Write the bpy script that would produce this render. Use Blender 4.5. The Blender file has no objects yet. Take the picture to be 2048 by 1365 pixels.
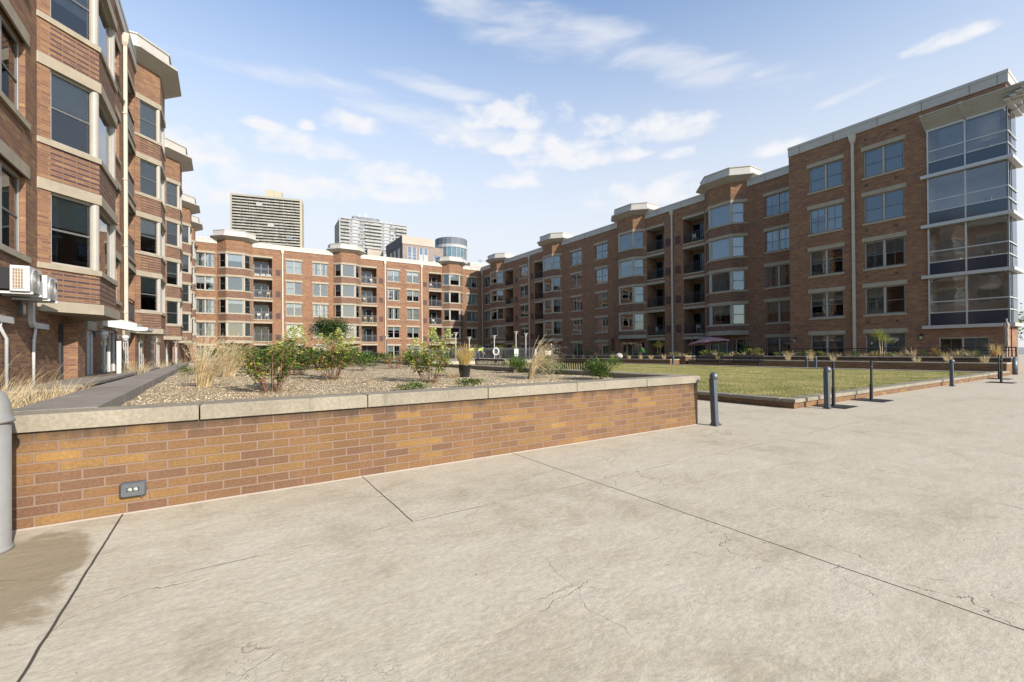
import bpy, math, random
from mathutils import Vector, Matrix
random.seed(7)
SC = bpy.context.scene
COL = SC.collection
RAD = math.radians
# ---------------------------------------------------------------- camera
CAMZ = 1.35
cam = bpy.data.cameras.new("camera"); camo = bpy.data.objects.new("camera", cam); COL.objects.link(camo)
cam.sensor_width = 36.0; cam.lens = 892.357 / 2048 * 36.0
cam.shift_x = 0.0; cam.shift_y = (698.25 - 682.5) / 2048
cam.clip_start = 0.05; cam.clip_end = 5000
R_ = Vector((0.83924179, -0.54370397, -0.00769503)); U_ = Vector((0.00403842, -0.00791886, 0.99996049)); F_ = Vector((0.54374343, 0.8392397, 0.00445013))
mw = Matrix(((R_.x, U_.x, -F_.x, 0), (R_.y, U_.y, -F_.y, 0), (R_.z, U_.z, -F_.z, CAMZ), (0, 0, 0, 1)))
camo.matrix_world = mw
SC.camera = camo
# ---------------------------------------------------------------- sun, sky
SC.view_settings.view_transform = 'Standard'; SC.view_settings.look = 'None'
SC.view_settings.exposure = 0.92; SC.view_settings.gamma = 1.0
SUND = Vector((0.40, -1.85, 1.0)).normalized()          # towards the sun
sun = bpy.data.lights.new("sun", 'SUN'); sun.energy = 4.3; sun.angle = RAD(0.5); sun.color = (1.0, 0.93, 0.84)
suno = bpy.data.objects.new("sun", sun); COL.objects.link(suno)
suno.rotation_euler = SUND.to_track_quat('Z', 'Y').to_euler(); suno.location = (0, 0, 60)
W = bpy.data.worlds.new("World"); SC.world = W; W.use_nodes = True
nt = W.node_tree; N = nt.nodes; LK = nt.links
for n in list(N): N.remove(n)

class G:
    """tiny helper for node graphs"""
    def __init__(s, tree): s.t = tree
    def n(s, typ, **kw):
        nd = s.t.nodes.new(typ)
        for k, v in kw.items(): setattr(nd, k, v)
        return nd
    def l(s, a, b): s.t.links.new(a, b)
    def put(s, sock, v):
        if isinstance(v, (int, float)): sock.default_value = v
        elif isinstance(v, (tuple, list)): sock.default_value = v if len(v) == len(sock.default_value) else tuple(v) + (1,)
        else: s.l(v, sock)
    def m(s, op, a, b=0.0, c=None, clamp=False):
        nd = s.n('ShaderNodeMath', operation=op, use_clamp=clamp)
        s.put(nd.inputs[0], a); s.put(nd.inputs[1], b)
        if c is not None: s.put(nd.inputs[2], c)
        return nd.outputs[0]
    def mix(s, f, a, b, blend='MIX'):
        nd = s.n('ShaderNodeMix', data_type='RGBA', blend_type=blend)
        s.put(nd.inputs[0], f); s.put(nd.inputs[6], a); s.put(nd.inputs[7], b)
        return nd.outputs[2]
    def ramp(s, f, stops, interp='LINEAR'):
        nd = s.n('ShaderNodeValToRGB'); r = nd.color_ramp; r.interpolation = interp
        while len(r.elements) < len(stops): r.elements.new(0.5)
        for e, (p, c) in zip(r.elements, stops):
            e.position = p; e.color = tuple(c) + (1,) if len(c) == 3 else c
        s.put(nd.inputs[0], f); return nd.outputs[0]
    def smooth(s, v, a, b):
        nd = s.n('ShaderNodeMapRange', interpolation_type='SMOOTHSTEP')
        s.put(nd.inputs[0], v); nd.inputs[1].default_value = a; nd.inputs[2].default_value = b
        return nd.outputs[0]
    def noise(s, vec, scale, detail=4, rough=0.55, dist=0.0, out=0):
        nd = s.n('ShaderNodeTexNoise'); s.put(nd.inputs['Vector'], vec)
        nd.inputs['Scale'].default_value = scale; nd.inputs['Detail'].default_value = detail
        nd.inputs['Roughness'].default_value = rough; nd.inputs['Distortion'].default_value = dist
        return nd.outputs[out]
    def mapv(s, vec, scale=(1, 1, 1), loc=(0, 0, 0), rot=(0, 0, 0)):
        nd = s.n('ShaderNodeMapping'); s.put(nd.inputs[0], vec)
        nd.inputs[1].default_value = loc; nd.inputs[2].default_value = rot; nd.inputs[3].default_value = scale
        return nd.outputs[0]
    def comb(s, x, y, z=0.0):
        nd = s.n('ShaderNodeCombineXYZ'); s.put(nd.inputs[0], x); s.put(nd.inputs[1], y); s.put(nd.inputs[2], z)
        return nd.outputs[0]
    def sep(s, v):
        nd = s.n('ShaderNodeSeparateXYZ'); s.put(nd.inputs[0], v); return nd.outputs

g = G(nt)
sky = g.n('ShaderNodeTexSky', sky_type='NISHITA', sun_disc=False)
sky.sun_elevation = math.asin(SUND.z); sky.sun_rotation = math.atan2(SUND.x, SUND.y)
sky.altitude = 0; sky.air_density = 1.0; sky.dust_density = 0.6; sky.ozone_density = 1.6
dirv = g.n('ShaderNodeTexCoord').outputs['Generated']
sx, sy_, sz = g.sep(dirv)
az = g.m('MULTIPLY', g.m('ARCTAN2', sx, sy_), 180 / math.pi)
el = g.m('MULTIPLY', g.m('ARCSINE', sz), 180 / math.pi)
cl = g.comb(az, g.m('MULTIPLY', el, 1.7))
nA = g.noise(cl, 0.28, 6, 0.52, 0.15)                     # puffy edges
nW = g.noise(g.mapv(cl, (0.35, 1.0, 1), rot=(0, 0, RAD(18))), 0.30, 6, 0.55, 0.45)   # streaks
PUFF = [(32.5, 27.3, 7.5, 2.6), (35, 24.6, 9, 2.2), (41, 23.0, 8, 2.2), (44.3, 25.8, 4, 1.7), (52.5, 24.6, 7.5, 2.2), (53.2, 22.2, 2.2, 1.0),
        (64.1, 21.0, 3.2, 1.4), (14.0, 25.4, 3.6, 1.8), (7.5, 22.4, 6, 1.9), (-2.2, 20.3, 4.2, 2.2), (18, 20.6, 6.5, 1.9), (7, 18.3, 11, 2.2),
        (18.5, 18.6, 6.5, 1.9), (34.1, 20.6, 4.6, 1.7), (50.5, 17.8, 9, 2.6), (-2.0, 16.6, 4.5, 2.6), (4.6, 23.9, 3.6, 0.9), (77.8, 26.1, 3.0, 1.1), 
        (8.3, 24.7, 1.2, 0.8), (68.5, 19.0, 4, 2.0), (27, 24.8, 4, 1.4), (48, 22.9, 3, 1.0)]
WISP = [(33.5, 36.3, 13, 2.4, -10), (45, 34.0, 8, 2.4, -14), (56, 30.2, 10, 1.9, -17), (71.0, 24.6, 4.0, .5, 10), (24, 30.2, 9, 1.0, -8), (6, 29.0, 10, .8, 2),
        (22, 27.0, 14, 1.6, -10), (62, 28.3, 1.2, .6, 0), (25.5, 38.4, 9, 1.7, -8)]
def blobs(lst, flat):
    acc = None
    for b in lst:
        dx = g.m('SUBTRACT', az, b[0]); dy = g.m('SUBTRACT', el, b[1])
        if len(b) > 4:
            c, s = math.cos(RAD(b[4])), math.sin(RAD(b[4]))
            dx, dy = g.m('ADD', g.m('MULTIPLY', dx, c), g.m('MULTIPLY', dy, s)), g.m('SUBTRACT', g.m('MULTIPLY', dy, c), g.m('MULTIPLY', dx, s))
        dx = g.m('DIVIDE', dx, b[2]); dy = g.m('DIVIDE', dy, b[3])
        if flat: dy = g.m('MAXIMUM', dy, g.m('MULTIPLY', dy, -2.2))
        q = g.m('SUBTRACT', 1.0, g.m('ADD', g.m('MULTIPLY', dx, dx), g.m('MULTIPLY', dy, dy)))
        acc = q if acc is None else g.m('MAXIMUM', acc, q)
    return g.m('MAXIMUM', acc, -1.5)
pf = g.smooth(g.m('ADD', g.m('MULTIPLY', blobs(PUFF, True), 0.5), g.m('MULTIPLY', g.m('SUBTRACT', nA, 0.5), 2.0)), -0.12, 0.66)
wf = g.smooth(g.m('ADD', g.m('MULTIPLY', blobs(WISP, False), 0.5), g.m('MULTIPLY', g.m('SUBTRACT', nW, 0.5), 1.9)), -0.25, 1.05)
shade = g.noise(cl, 0.55, 5, 0.5)
cfac = g.m('MAXIMUM', g.m('MULTIPLY', pf, 0.92), g.m('MULTIPLY', wf, 0.70))
hz = g.m('POWER', g.m('SUBTRACT', 1.0, g.smooth(el, 8.0, 46.0)), 1.05)      # pale air towards the horizon
azf = g.m('MULTIPLY', g.m('ADD', g.m('MULTIPLY', g.smooth(az, -58.0, -18.0), 0.92), 0.08), g.m('SUBTRACT', 1.0, g.m('MULTIPLY', g.smooth(az, 88.0, 135.0), 0.92)))
hz = g.m('MULTIPLY', g.m('MULTIPLY', hz, 0.97), azf)
skyc = g.mix(1.0, sky.outputs[0], (0.98, 1.04, 1.08), 'MULTIPLY')
bg1 = g.n('ShaderNodeBackground'); g.l(skyc, bg1.inputs[0]); bg1.inputs[1].default_value = 0.135
bg2 = g.n('ShaderNodeBackground'); g.put(bg2.inputs[0], g.mix(shade, (0.47, 0.475, 0.495), (0.52, 0.52, 0.525))); bg2.inputs[1].default_value = 1.0
bg3 = g.n('ShaderNodeBackground'); bg3.inputs[0].default_value = (0.445, 0.462, 0.487, 1); bg3.inputs[1].default_value = 1.0
mx0 = g.n('ShaderNodeMixShader'); g.l(hz, mx0.inputs[0]); g.l(bg1.outputs[0], mx0.inputs[1]); g.l(bg3.outputs[0], mx0.inputs[2])
mx1 = g.n('ShaderNodeMixShader'); g.l(cfac, mx1.inputs[0]); g.l(mx0.outputs[0], mx1.inputs[1]); g.l(bg2.outputs[0], mx1.inputs[2])
wo = g.n('ShaderNodeOutputWorld'); g.l(mx1.outputs[0], wo.inputs[0])
SC.cycles.max_bounces = 6; SC.cycles.transparent_max_bounces = 12; SC.cycles.glossy_bounces = 3; SC.cycles.diffuse_bounces = 3

# ---------------------------------------------------------------- materials
MATS = {}
def newmat(name):
    m = bpy.data.materials.new(name); m.use_nodes = True
    t = m.node_tree
    for n in list(t.nodes): t.nodes.remove(n)
    q = G(t); b = q.n('ShaderNodeBsdfPrincipled'); o = q.n('ShaderNodeOutputMaterial'); q.l(b.outputs[0], o.inputs[0])
    MATS[name] = m
    return m, q, b
def bumpn(q, b, h, strength=0.3, dist=0.01):
    bn = q.n('ShaderNodeBump'); bn.inputs['Strength'].default_value = strength; bn.inputs['Distance'].default_value = dist
    q.l(h, bn.inputs['Height']); q.l(bn.outputs[0], b.inputs['Normal'])
def M(name, col, rough=0.7, var=0.15, scale=6.0, bump=0.0, metal=0.0, spec=0.4, coord='Object', stretch=(1, 1, 1), trans=0.0):
    m, q, b = newmat(name)
    co = q.n('ShaderNodeTexCoord').outputs[coord]
    v = q.mapv(co, stretch)
    n1 = q.noise(v, scale, 5, 0.6); n2 = q.noise(v, scale * 7, 3, 0.6)
    f = q.m('ADD', q.m('MULTIPLY', n1, 0.7), q.m('MULTIPLY', n2, 0.3))
    lo = tuple(c * (1 - 2 * var) for c in col); hi = tuple(min(1, c * (1 + 2 * var)) for c in col)
    q.l(q.ramp(f, [(0.25, lo), (0.75, hi)]), b.inputs['Base Color'])
    b.inputs['Roughness'].default_value = rough; b.inputs['Metallic'].default_value = metal
    b.inputs['Specular IOR Level'].default_value = spec
    if bump: bumpn(q, b, n2, bump, 0.004)
    return m
def brickmat(name, bw, rh, stops, mortar, msize=0.012, stripes=None, bump=0.5, stain=0.25, grime=None, shelf=False):
    m, q, b = newmat(name)
    uv = q.n('ShaderNodeTexCoord').outputs['UV']
    br = q.n('ShaderNodeTexBrick'); q.l(uv, br.inputs[0])
    br.offset = 0.5; br.inputs['Color1'].default_value = (0, 0, 0, 1); br.inputs['Color2'].default_value = (1, 1, 1, 1); br.inputs['Mortar'].default_value = (0.5, 0.5, 0.5, 1)
    br.inputs['Scale'].default_value = 1.0; br.inputs['Mortar Size'].default_value = msize; br.inputs['Mortar Smooth'].default_value = 0.15
    br.inputs['Bias'].default_value = 0.0; br.inputs['Brick Width'].default_value = bw; br.inputs['Row Height'].default_value = rh
    col = q.ramp(br.outputs[0], stops)
    if stripes:
        ux, uy, uz = q.sep(uv)
        par = q.m('FLOORED_MODULO', q.m('FLOOR', q.m('DIVIDE', uy, rh)), 2.0)
        col = q.mix(q.m('GREATER_THAN', par, 0.5), col, q.ramp(br.outputs[0], stripes))
    fine = q.noise(uv, 45, 3, 0.6)
    col = q.mix(0.35, col, q.ramp(fine, [(0.3, (0.25, 0.25, 0.25)), (0.7, (0.75, 0.75, 0.75))]), 'OVERLAY')
    big = q.noise(uv, 0.35, 4, 0.6)
    streak = q.noise(q.mapv(uv, (2.2, 0.25, 1)), 1.0, 4, 0.6)
    f = q.m('MULTIPLY', q.m('ADD', big, streak), 0.5)
    col = q.mix(stain, col, q.ramp(f, [(0.35, (0.28, 0.27, 0.27)), (0.65, (0.7, 0.69, 0.68))]), 'OVERLAY')
    col = q.mix(br.outputs['Fac'], col, mortar)
    if shelf:
        sx_, sv, sw_ = q.sep(uv)
        dl = q.m('ABSOLUTE', q.m('SUBTRACT', q.m('FLOORED_MODULO', q.m('SUBTRACT', sv, 1.432), 3.05), 1.525))
        ln_ = q.m('SUBTRACT', 1.0, q.smooth(dl, 0.008, 0.02)); sk = q.m('MULTIPLY', q.m('SUBTRACT', 1.0, q.smooth(dl, 0.0, 0.35)), q.smooth(streak, 0.5, 0.7))
        col = q.mix(q.m('MAXIMUM', q.m('MULTIPLY', ln_, 0.55), q.m('MULTIPLY', sk, 0.25)), col, (0.05, 0.035, 0.028))
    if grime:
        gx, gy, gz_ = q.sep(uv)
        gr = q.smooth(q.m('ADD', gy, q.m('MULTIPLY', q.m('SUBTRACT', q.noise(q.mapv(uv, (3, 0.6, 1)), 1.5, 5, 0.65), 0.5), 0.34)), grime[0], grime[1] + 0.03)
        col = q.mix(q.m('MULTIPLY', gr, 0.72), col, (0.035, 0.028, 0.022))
    q.l(col, b.inputs['Base Color']); b.inputs['Roughness'].default_value = 0.85; b.inputs['Specular IOR Level'].default_value = 0.25
    bumpn(q, b, q.m('SUBTRACT', q.m('MULTIPLY', fine, 0.4), br.outputs['Fac']), bump, 0.010)
    return m
BR = [(0.0, (0.135, 0.066, 0.040)), (0.3, (0.17, 0.084, 0.046)), (0.6, (0.198, 0.10, 0.051)), (0.85, (0.222, 0.117, 0.056)), (1.0, (0.265, 0.147, 0.065))]
brickmat("brick_wall", 0.305, 0.0678, BR, (0.18, 0.128, 0.098), 0.008, stain=0.2, shelf=True)
BRD = [(0.0, (0.055, 0.032, 0.029)), (1.0, (0.09, 0.050, 0.042))]
brickmat("brick_banded", 0.305, 0.0678, BR, (0.18, 0.128, 0.098), 0.008, stripes=BRD, stain=0.14)
BP = [(0.0, (0.118, 0.064, 0.038)), (0.3, (0.14, 0.077, 0.038)), (0.55, (0.160, 0.086, 0.037)), (0.74, (0.154, 0.088, 0.039)), (0.9, (0.172, 0.097, 0.037)), (1.0, (0.212, 0.120, 0.040))]
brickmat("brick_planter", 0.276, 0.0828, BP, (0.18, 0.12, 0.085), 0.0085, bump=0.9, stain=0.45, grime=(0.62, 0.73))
M("limestone", (0.27, 0.23, 0.168), 0.8, 0.10, 3, 0.15)
M("parapet_panel", (0.345, 0.322, 0.285), 0.55, 0.06, 1.2, 0.0)
M("seam", (0.14, 0.13, 0.12), 0.8, 0.1, 3)
M("frame", (0.29, 0.268, 0.232), 0.55, 0.05, 3)
M("frame_dark", (0.10, 0.10, 0.10), 0.5, 0.05, 3)
M("frame_white", (0.45, 0.45, 0.435), 0.45, 0.05, 3)
M("interior", (0.035, 0.034, 0.034), 0.9, 0.3, 0.6)
M("room_wall", (0.45, 0.42, 0.39), 0.9, 0.1, 1.0)
M("blind_pale", (0.46, 0.46, 0.43), 0.9, 0.05, 4)
M("blind_grey", (0.27, 0.29, 0.28), 0.9, 0.06, 4)
M("curtain", (0.34, 0.34, 0.32), 0.9, 0.35, 9, stretch=(3, 3, 0.1))
M("vent", (0.07, 0.034, 0.03), 0.7, 0.1, 8)
M("downpipe", (0.38, 0.335, 0.27), 0.5, 0.05, 2)
M("black_metal", (0.022, 0.022, 0.024), 0.4, 0.1, 5, metal=0.2)
M("grey_metal", (0.095, 0.102, 0.112), 0.45, 0.1, 5, metal=0.4)
M("post_blue_grey", (0.075, 0.092, 0.115), 0.45, 0.14, 3, metal=0.3)
M("bollard_grey", (0.21, 0.205, 0.19), 0.5, 0.07, 5, 0.1)
M("white_plastic", (0.45, 0.45, 0.44), 0.45, 0.04, 3)
M("white_metal", (0.44, 0.44, 0.425), 0.4, 0.05, 2)
M("alu", (0.40, 0.395, 0.37), 0.4, 0.05, 3, metal=0.35)
M("spandrel_blue", (0.018, 0.024, 0.038), 0.12, 0.1, 2, spec=0.8)
M("bench_brown", (0.075, 0.055, 0.042), 0.5, 0.2, 12)
M("black_plastic", (0.016, 0.016, 0.018), 0.35, 0.1, 6)
M("soil", (0.13, 0.10, 0.065), 0.95, 0.4, 10, 0.6)
M("fabric_plum", (0.28, 0.16, 0.17), 0.9, 0.15, 4)
M("fabric_red", (0.10, 0.012, 0.018), 0.9, 0.2, 4)
M("fabric_taupe", (0.27, 0.205, 0.165), 0.9, 0.2, 4)
M("hi_vis", (0.52, 0.74, 0.10), 0.8, 0.08, 4)
M("lime_cloth", (0.18, 0.62, 0.06), 0.8, 0.08, 4)
M("jeans", (0.045, 0.055, 0.10), 0.9, 0.2, 12)
M("skin", (0.42, 0.25, 0.17), 0.6, 0.08, 8)
M("hair", (0.025, 0.018, 0.014), 0.7, 0.2, 20)
M("rock", (0.34, 0.32, 0.28), 0.9, 0.15, 4, 0.3)
M("bark", (0.17, 0.13, 0.09), 0.9, 0.3, 14, 0.4, stretch=(1, 1, 0.3))
M("stem_red", (0.16, 0.085, 0.05), 0.8, 0.25, 20)
def leafmat(name, col, var=0.25, tl=0.35, coord='Object', scale=9):
    m, q, b = newmat(name)
    n1 = q.noise(q.n('ShaderNodeTexCoord').outputs[coord], scale, 3, 0.6)
    c = q.ramp(n1, [(0.3, tuple(x * (1 - var) for x in col)), (0.7, tuple(min(1, x * (1 + var)) for x in col))])
    q.l(c, b.inputs['Base Color']); b.inputs['Roughness'].default_value = 0.55; b.inputs['Specular IOR Level'].default_value = 0.3
    tr = q.n('ShaderNodeBsdfTranslucent'); q.l(c, tr.inputs[0])
    ms = q.n('ShaderNodeMixShader'); ms.inputs[0].default_value = tl
    q.l(b.outputs[0], ms.inputs[1]); q.l(tr.outputs[0], ms.inputs[2])
    q.l(ms.outputs[0], m.node_tree.nodes['Material Output'].inputs[0])
    return m
leafmat("leaf_dark", (0.035, 0.066, 0.02)); leafmat("leaf_mid", (0.085, 0.15, 0.03)); leafmat("leaf_lime", (0.22, 0.31, 0.035)); leafmat("leaf_yellow", (0.42, 0.35, 0.05))
leafmat("leaf_rust", (0.24, 0.085, 0.03)); leafmat("leaf_tan", (0.30, 0.19, 0.09)); leafmat("petal_cream", (0.70, 0.70, 0.30), 0.15); leafmat("petal_white", (0.68, 0.68, 0.55), 0.1)
leafmat("straw", (0.50, 0.385, 0.205), 0.22, 0.3); leafmat("straw_pale", (0.60, 0.50, 0.32), 0.18, 0.3); leafmat("straw_gold", (0.52, 0.33, 0.08), 0.25, 0.3); leafmat("straw_brown", (0.30, 0.20, 0.10), 0.25, 0.3)
leafmat("blade_green", (0.15, 0.185, 0.05), 0.3, 0.3, scale=0.8); leafmat("blade_olive", (0.265, 0.25, 0.085), 0.3, 0.3, scale=0.8); leafmat("blade_dry", (0.42, 0.34, 0.15), 0.2, 0.3, scale=0.8)

# glass: thin, part mirror, part see-through
def glassmat(name, tint, ior=1.9, base=0.06, wob=0.02):
    m = bpy.data.materials.new(name); m.use_nodes = True; t = m.node_tree
    for n in list(t.nodes): t.nodes.remove(n)
    q = G(t); MATS[name] = m
    o = q.n('ShaderNodeOutputMaterial'); tr = q.n('ShaderNodeBsdfTransparent'); tr.inputs[0].default_value = tint + (1,)
    gl = q.n('ShaderNodeBsdfGlossy'); gl.inputs['Roughness'].default_value = 0.015; gl.inputs[0].default_value = (0.95, 0.97, 1, 1)
    fr = q.n('ShaderNodeFresnel'); fr.inputs[0].default_value = ior
    bn = q.n('ShaderNodeBump'); bn.inputs['Strength'].default_value = wob; bn.inputs['Distance'].default_value = 0.05
    q.l(q.noise(q.n('ShaderNodeTexCoord').outputs['Object'], 1.3, 2, 0.5), bn.inputs['Height'])
    q.l(bn.outputs[0], gl.inputs['Normal'])
    f = q.m('ADD', fr.outputs[0], base, clamp=True)
    ms = q.n('ShaderNodeMixShader'); q.l(f, ms.inputs[0]); q.l(tr.outputs[0], ms.inputs[1]); q.l(gl.outputs[0], ms.inputs[2])
    q.l(ms.outputs[0], o.inputs[0])
glassmat("glass", (0.61, 0.66, 0.67), 1.7, 0.05)
glassmat("glass_dark", (0.30, 0.34, 0.36), 1.45, 0.0)
glassmat("glass_curtain", (0.60, 0.605, 0.61), 1.6, 0.06, 0.05)

# concrete plaza (stamped, jointed, cracked)
def plaza():
    m, q, b = newmat("plaza_concrete")
    p = q.n('ShaderNodeTexCoord').outputs['Object']
    X, Y, Z = q.sep(p)
    nb = q.noise(p, 0.45, 6, 0.6); nm = q.noise(p, 2.2, 6, 0.65, 0.5); nf = q.noise(p, 26, 5, 0.7); ng = q.noise(p, 120, 3, 0.7)
    base = q.ramp(q.m('ADD', q.m('MULTIPLY', nb, 0.5), q.m('MULTIPLY', nm, 0.5)), [(0.33, (0.29, 0.243, 0.172)), (0.47, (0.392, 0.343, 0.258)), (0.66, (0.455, 0.412, 0.326))])
    base = q.mix(0.45, base, q.ramp(nf, [(0.3, (0.33, 0.33, 0.33)), (0.7, (0.67, 0.67, 0.67))]), 'OVERLAY')
    base = q.mix(0.25, base, q.ramp(ng, [(0.3, (0.3, 0.3, 0.3)), (0.7, (0.7, 0.7, 0.7))]), 'OVERLAY')
    # tan tint away from the camera to the right, blotches
    tan = q.smooth(q.m('ADD', q.m('MULTIPLY', X, 0.06), q.m('MULTIPLY', nb, 0.8)), 0.35, 1.1)
    base = q.mix(q.m('MULTIPLY', tan, 0.45), base, (0.375, 0.313, 0.222))
    # old stain spots
    st = q.smooth(q.noise(q.mapv(p, (1, 1, 1), (4, 9, 0)), 1.1, 5, 0.62, 0.3), 0.60, 0.78)
    base = q.mix(q.m('MULTIPLY', st, 0.45), base, (0.27, 0.225, 0.16))
    # the damp brown stain by the grey bollard
    dx = q.m('DIVIDE', q.m('SUBTRACT', X, -1.25), 0.62); dy = q.m('DIVIDE', q.m('SUBTRACT', Y, 3.88), 0.92)
    dd = q.m('ADD', q.m('ADD', q.m('MULTIPLY', dx, dx), q.m('MULTIPLY', dy, dy)), q.m('MULTIPLY', q.m('SUBTRACT', nm, 0.5), 2.2))
    side = q.smooth(X, -0.74, -0.78)
    dmp = q.m('MULTIPLY', q.m('SUBTRACT', 1.0, q.smooth(dd, 0.6, 1.05)), side)
    base = q.mix(q.m('MULTIPLY', dmp, 0.88), base, q.mix(nf, (0.185, 0.14, 0.082), (0.27, 0.215, 0.138)))
    # cracks
    def crack(scale, seed, w, lo, hi, dsc=1.6):
        wv = q.n('ShaderNodeVectorMath', operation='ADD')
        q.l(q.mapv(p, (1, 1, 0), (seed, seed * 2, 0)), wv.inputs[0])
        nn = q.n('ShaderNodeVectorMath', operation='SCALE'); nz = q.n('ShaderNodeTexNoise'); q.l(p, nz.inputs['Vector']); nz.inputs['Scale'].default_value = dsc; nz.inputs['Detail'].default_value = 6
        q.l(nz.outputs[1], nn.inputs[0]); nn.inputs['Scale'].default_value = 0.9; q.l(nn.outputs[0], wv.inputs[1])
        vo = q.n('ShaderNodeTexVoronoi', feature='DISTANCE_TO_EDGE'); vo.inputs['Scale'].default_value = scale; q.l(wv.outputs[0], vo.inputs['Vector'])
        line = q.m('SUBTRACT', 1.0, q.smooth(vo.outputs['Distance'], 0.0, w))
        msk = q.smooth(q.noise(q.mapv(p, (1, 1, 1), (seed, 3, 0)), 0.9, 3, 0.6), lo, hi)
        return q.m('MULTIPLY', line, msk)
    c1 = crack(0.55, 6.4, 0.0034, 0.55, 0.63); c2 = crack(1.3, 14.2, 0.0068, 0.565, 0.66); c3 = crack(2.7, 21.7, 0.011, 0.58, 0.68, 4)
    ck = q.m('MAXIMUM', q.m('MAXIMUM', c1, q.m('MULTIPLY', c2, 0.8)), q.m('MULTIPLY', c3, 0.6))
    # sawn joints
    wob = q.m('MULTIPLY', q.m('SUBTRACT', q.noise(p, 3, 2, 0.5), 0.5), 0.02)
    def joint(xv, axis, at, w, lo, hi):
        other = Y if axis == 0 else X; me = X if axis == 0 else Y
        d = q.m('ABSOLUTE', q.m('ADD', q.m('SUBTRACT', me, at), wob))
        l = q.m('SUBTRACT', 1.0, q.smooth(d, w * 0.5, w))
        return q.m('MULTIPLY', l, q.m('MULTIPLY', q.m('GREATER_THAN', other, lo), q.m('LESS_THAN', other, hi)))
    js = [joint(0, 0, -0.715, 0.009, -9, 4.95), joint(0, 0, 1.26, 0.007, 3.42, 4.95), joint(0, 0, 3.20, 0.008, -9, 4.95), joint(0, 0, 20.6, 0.007, -9, 4.4)]
    faint = [joint(0, 1, 3.42, 0.012, -0.7, 30), joint(0, 0, 5.6, 0.010, -9, 4.95), joint(0, 0, 9.6, .01, -9, 4.6), joint(0, 0, 14.6, .01, -9, 4.4)]
    jj = js[0]
    for j in js[1:]: jj = q.m('MAXIMUM', jj, j)
    fj = faint[0]
    for j in faint[1:]: fj = q.m('MAXIMUM', fj, j)
    fj = q.m('MULTIPLY', fj, q.m('MULTIPLY', q.smooth(nm, 0.42, 0.62), 0.5))
    dark = q.m('MAXIMUM', q.m('MAXIMUM', jj, fj), q.m('MULTIPLY', ck, 0.7))
    pits = q.smooth(q.noise(p, 16, 2, 0.5), 0.765, 0.80)
    dark = q.m('MAXIMUM', dark, q.m('MULTIPLY', pits, 0.75))
    # pale efflorescence line at the foot of the walls
    edge = q.m('MULTIPLY', q.m('SUBTRACT', 1.0, q.smooth(q.m('ABSOLUTE', q.m('SUBTRACT', Y, 4.955)), 0.0, 0.05)), q.m('LESS_THAN', X, 7.25))
    base = q.mix(q.m('MULTIPLY', edge, 0.75), base, (0.66, 0.58, 0.48))
    base = q.mix(dark, base, (0.06, 0.05, 0.04))
    q.l(base, b.inputs['Base Color']); b.inputs['Roughness'].default_value = 0.82; b.inputs['Specular IOR Level'].default_value = 0.3
    ridges = q.noise(q.mapv(p, (1.0, 1.8, 1), rot=(0, 0, 0.5)), 2.6, 8, 0.66, 0.25)
    hgt = q.m('SUBTRACT', q.m('ADD', q.m('MULTIPLY', ridges, 1.6), q.m('MULTIPLY', nf, 0.28)), q.m('MULTIPLY', dark, 0.8))
    bumpn(q, b, hgt, 0.42, 0.018)
plaza()
def concrete(name, c, dirt=0.5):
    m, q, b = newmat(name)
    p = q.n('ShaderNodeTexCoord').outputs['Object']
    n1 = q.noise(p, 1.6, 6, 0.65); n2 = q.noise(p, 30, 4, 0.7); n3 = q.noise(q.mapv(p, (5, 5, 0.6)), 1.2, 4, 0.6)
    col = q.ramp(n1, [(0.3, tuple(x * 0.8 for x in c)), (0.7, tuple(x * 1.15 for x in c))])
    col = q.mix(0.5, col, q.ramp(n2, [(0.3, (0.3, 0.3, 0.3)), (0.7, (0.7, 0.7, 0.7))]), 'OVERLAY')
    col = q.mix(q.m('MULTIPLY', q.smooth(n3, 0.55, 0.8), dirt), col, tuple(x * 0.35 for x in c))
    q.l(col, b.inputs['Base Color']); b.inputs['Roughness'].default_value = 0.9; b.inputs['Specular IOR Level'].default_value = 0.2
    bumpn(q, b, n2, 0.5, 0.006)
concrete("coping_concrete", (0.218, 0.19, 0.143), 0.7); concrete("ledge_concrete", (0.20, 0.178, 0.15), 0.6)
concrete("coping_pale", (0.34, 0.295, 0.225))
def gravel():
    m, q, b = newmat("gravel")
    p = q.n('ShaderNodeTexCoord').outputs['Object']
    vo = q.n('ShaderNodeTexVoronoi'); vo.inputs['Scale'].default_value = 48; q.l(p, vo.inputs['Vector'])
    r, _, _ = q.sep(vo.outputs['Color'])
    c = q.ramp(r, [(0.0, (0.16, 0.12, 0.072)), (0.3, (0.35, 0.268, 0.16)), (0.7, (0.46, 0.365, 0.23)), (1.0, (0.60, 0.51, 0.36))])
    c = q.mix(q.smooth(vo.outputs['Distance'], 0.45, 0.8), c, (0.10, 0.075, 0.05))
    big = q.noise(p, 1.2, 4, 0.6)
    c = q.mix(0.5, c, q.ramp(big, [(0.3, (0.36, 0.35, 0.33)), (0.7, (0.62, 0.62, 0.62))]), 'OVERLAY')
    q.l(c, b.inputs['Base Color']); b.inputs['Roughness'].default_value = 0.9; b.inputs['Specular IOR Level'].default_value = 0.2
    bumpn(q, b, q.m('SUBTRACT', 1.0, vo.outputs['Distance']), 0.9, 0.02)
gravel()
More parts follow.
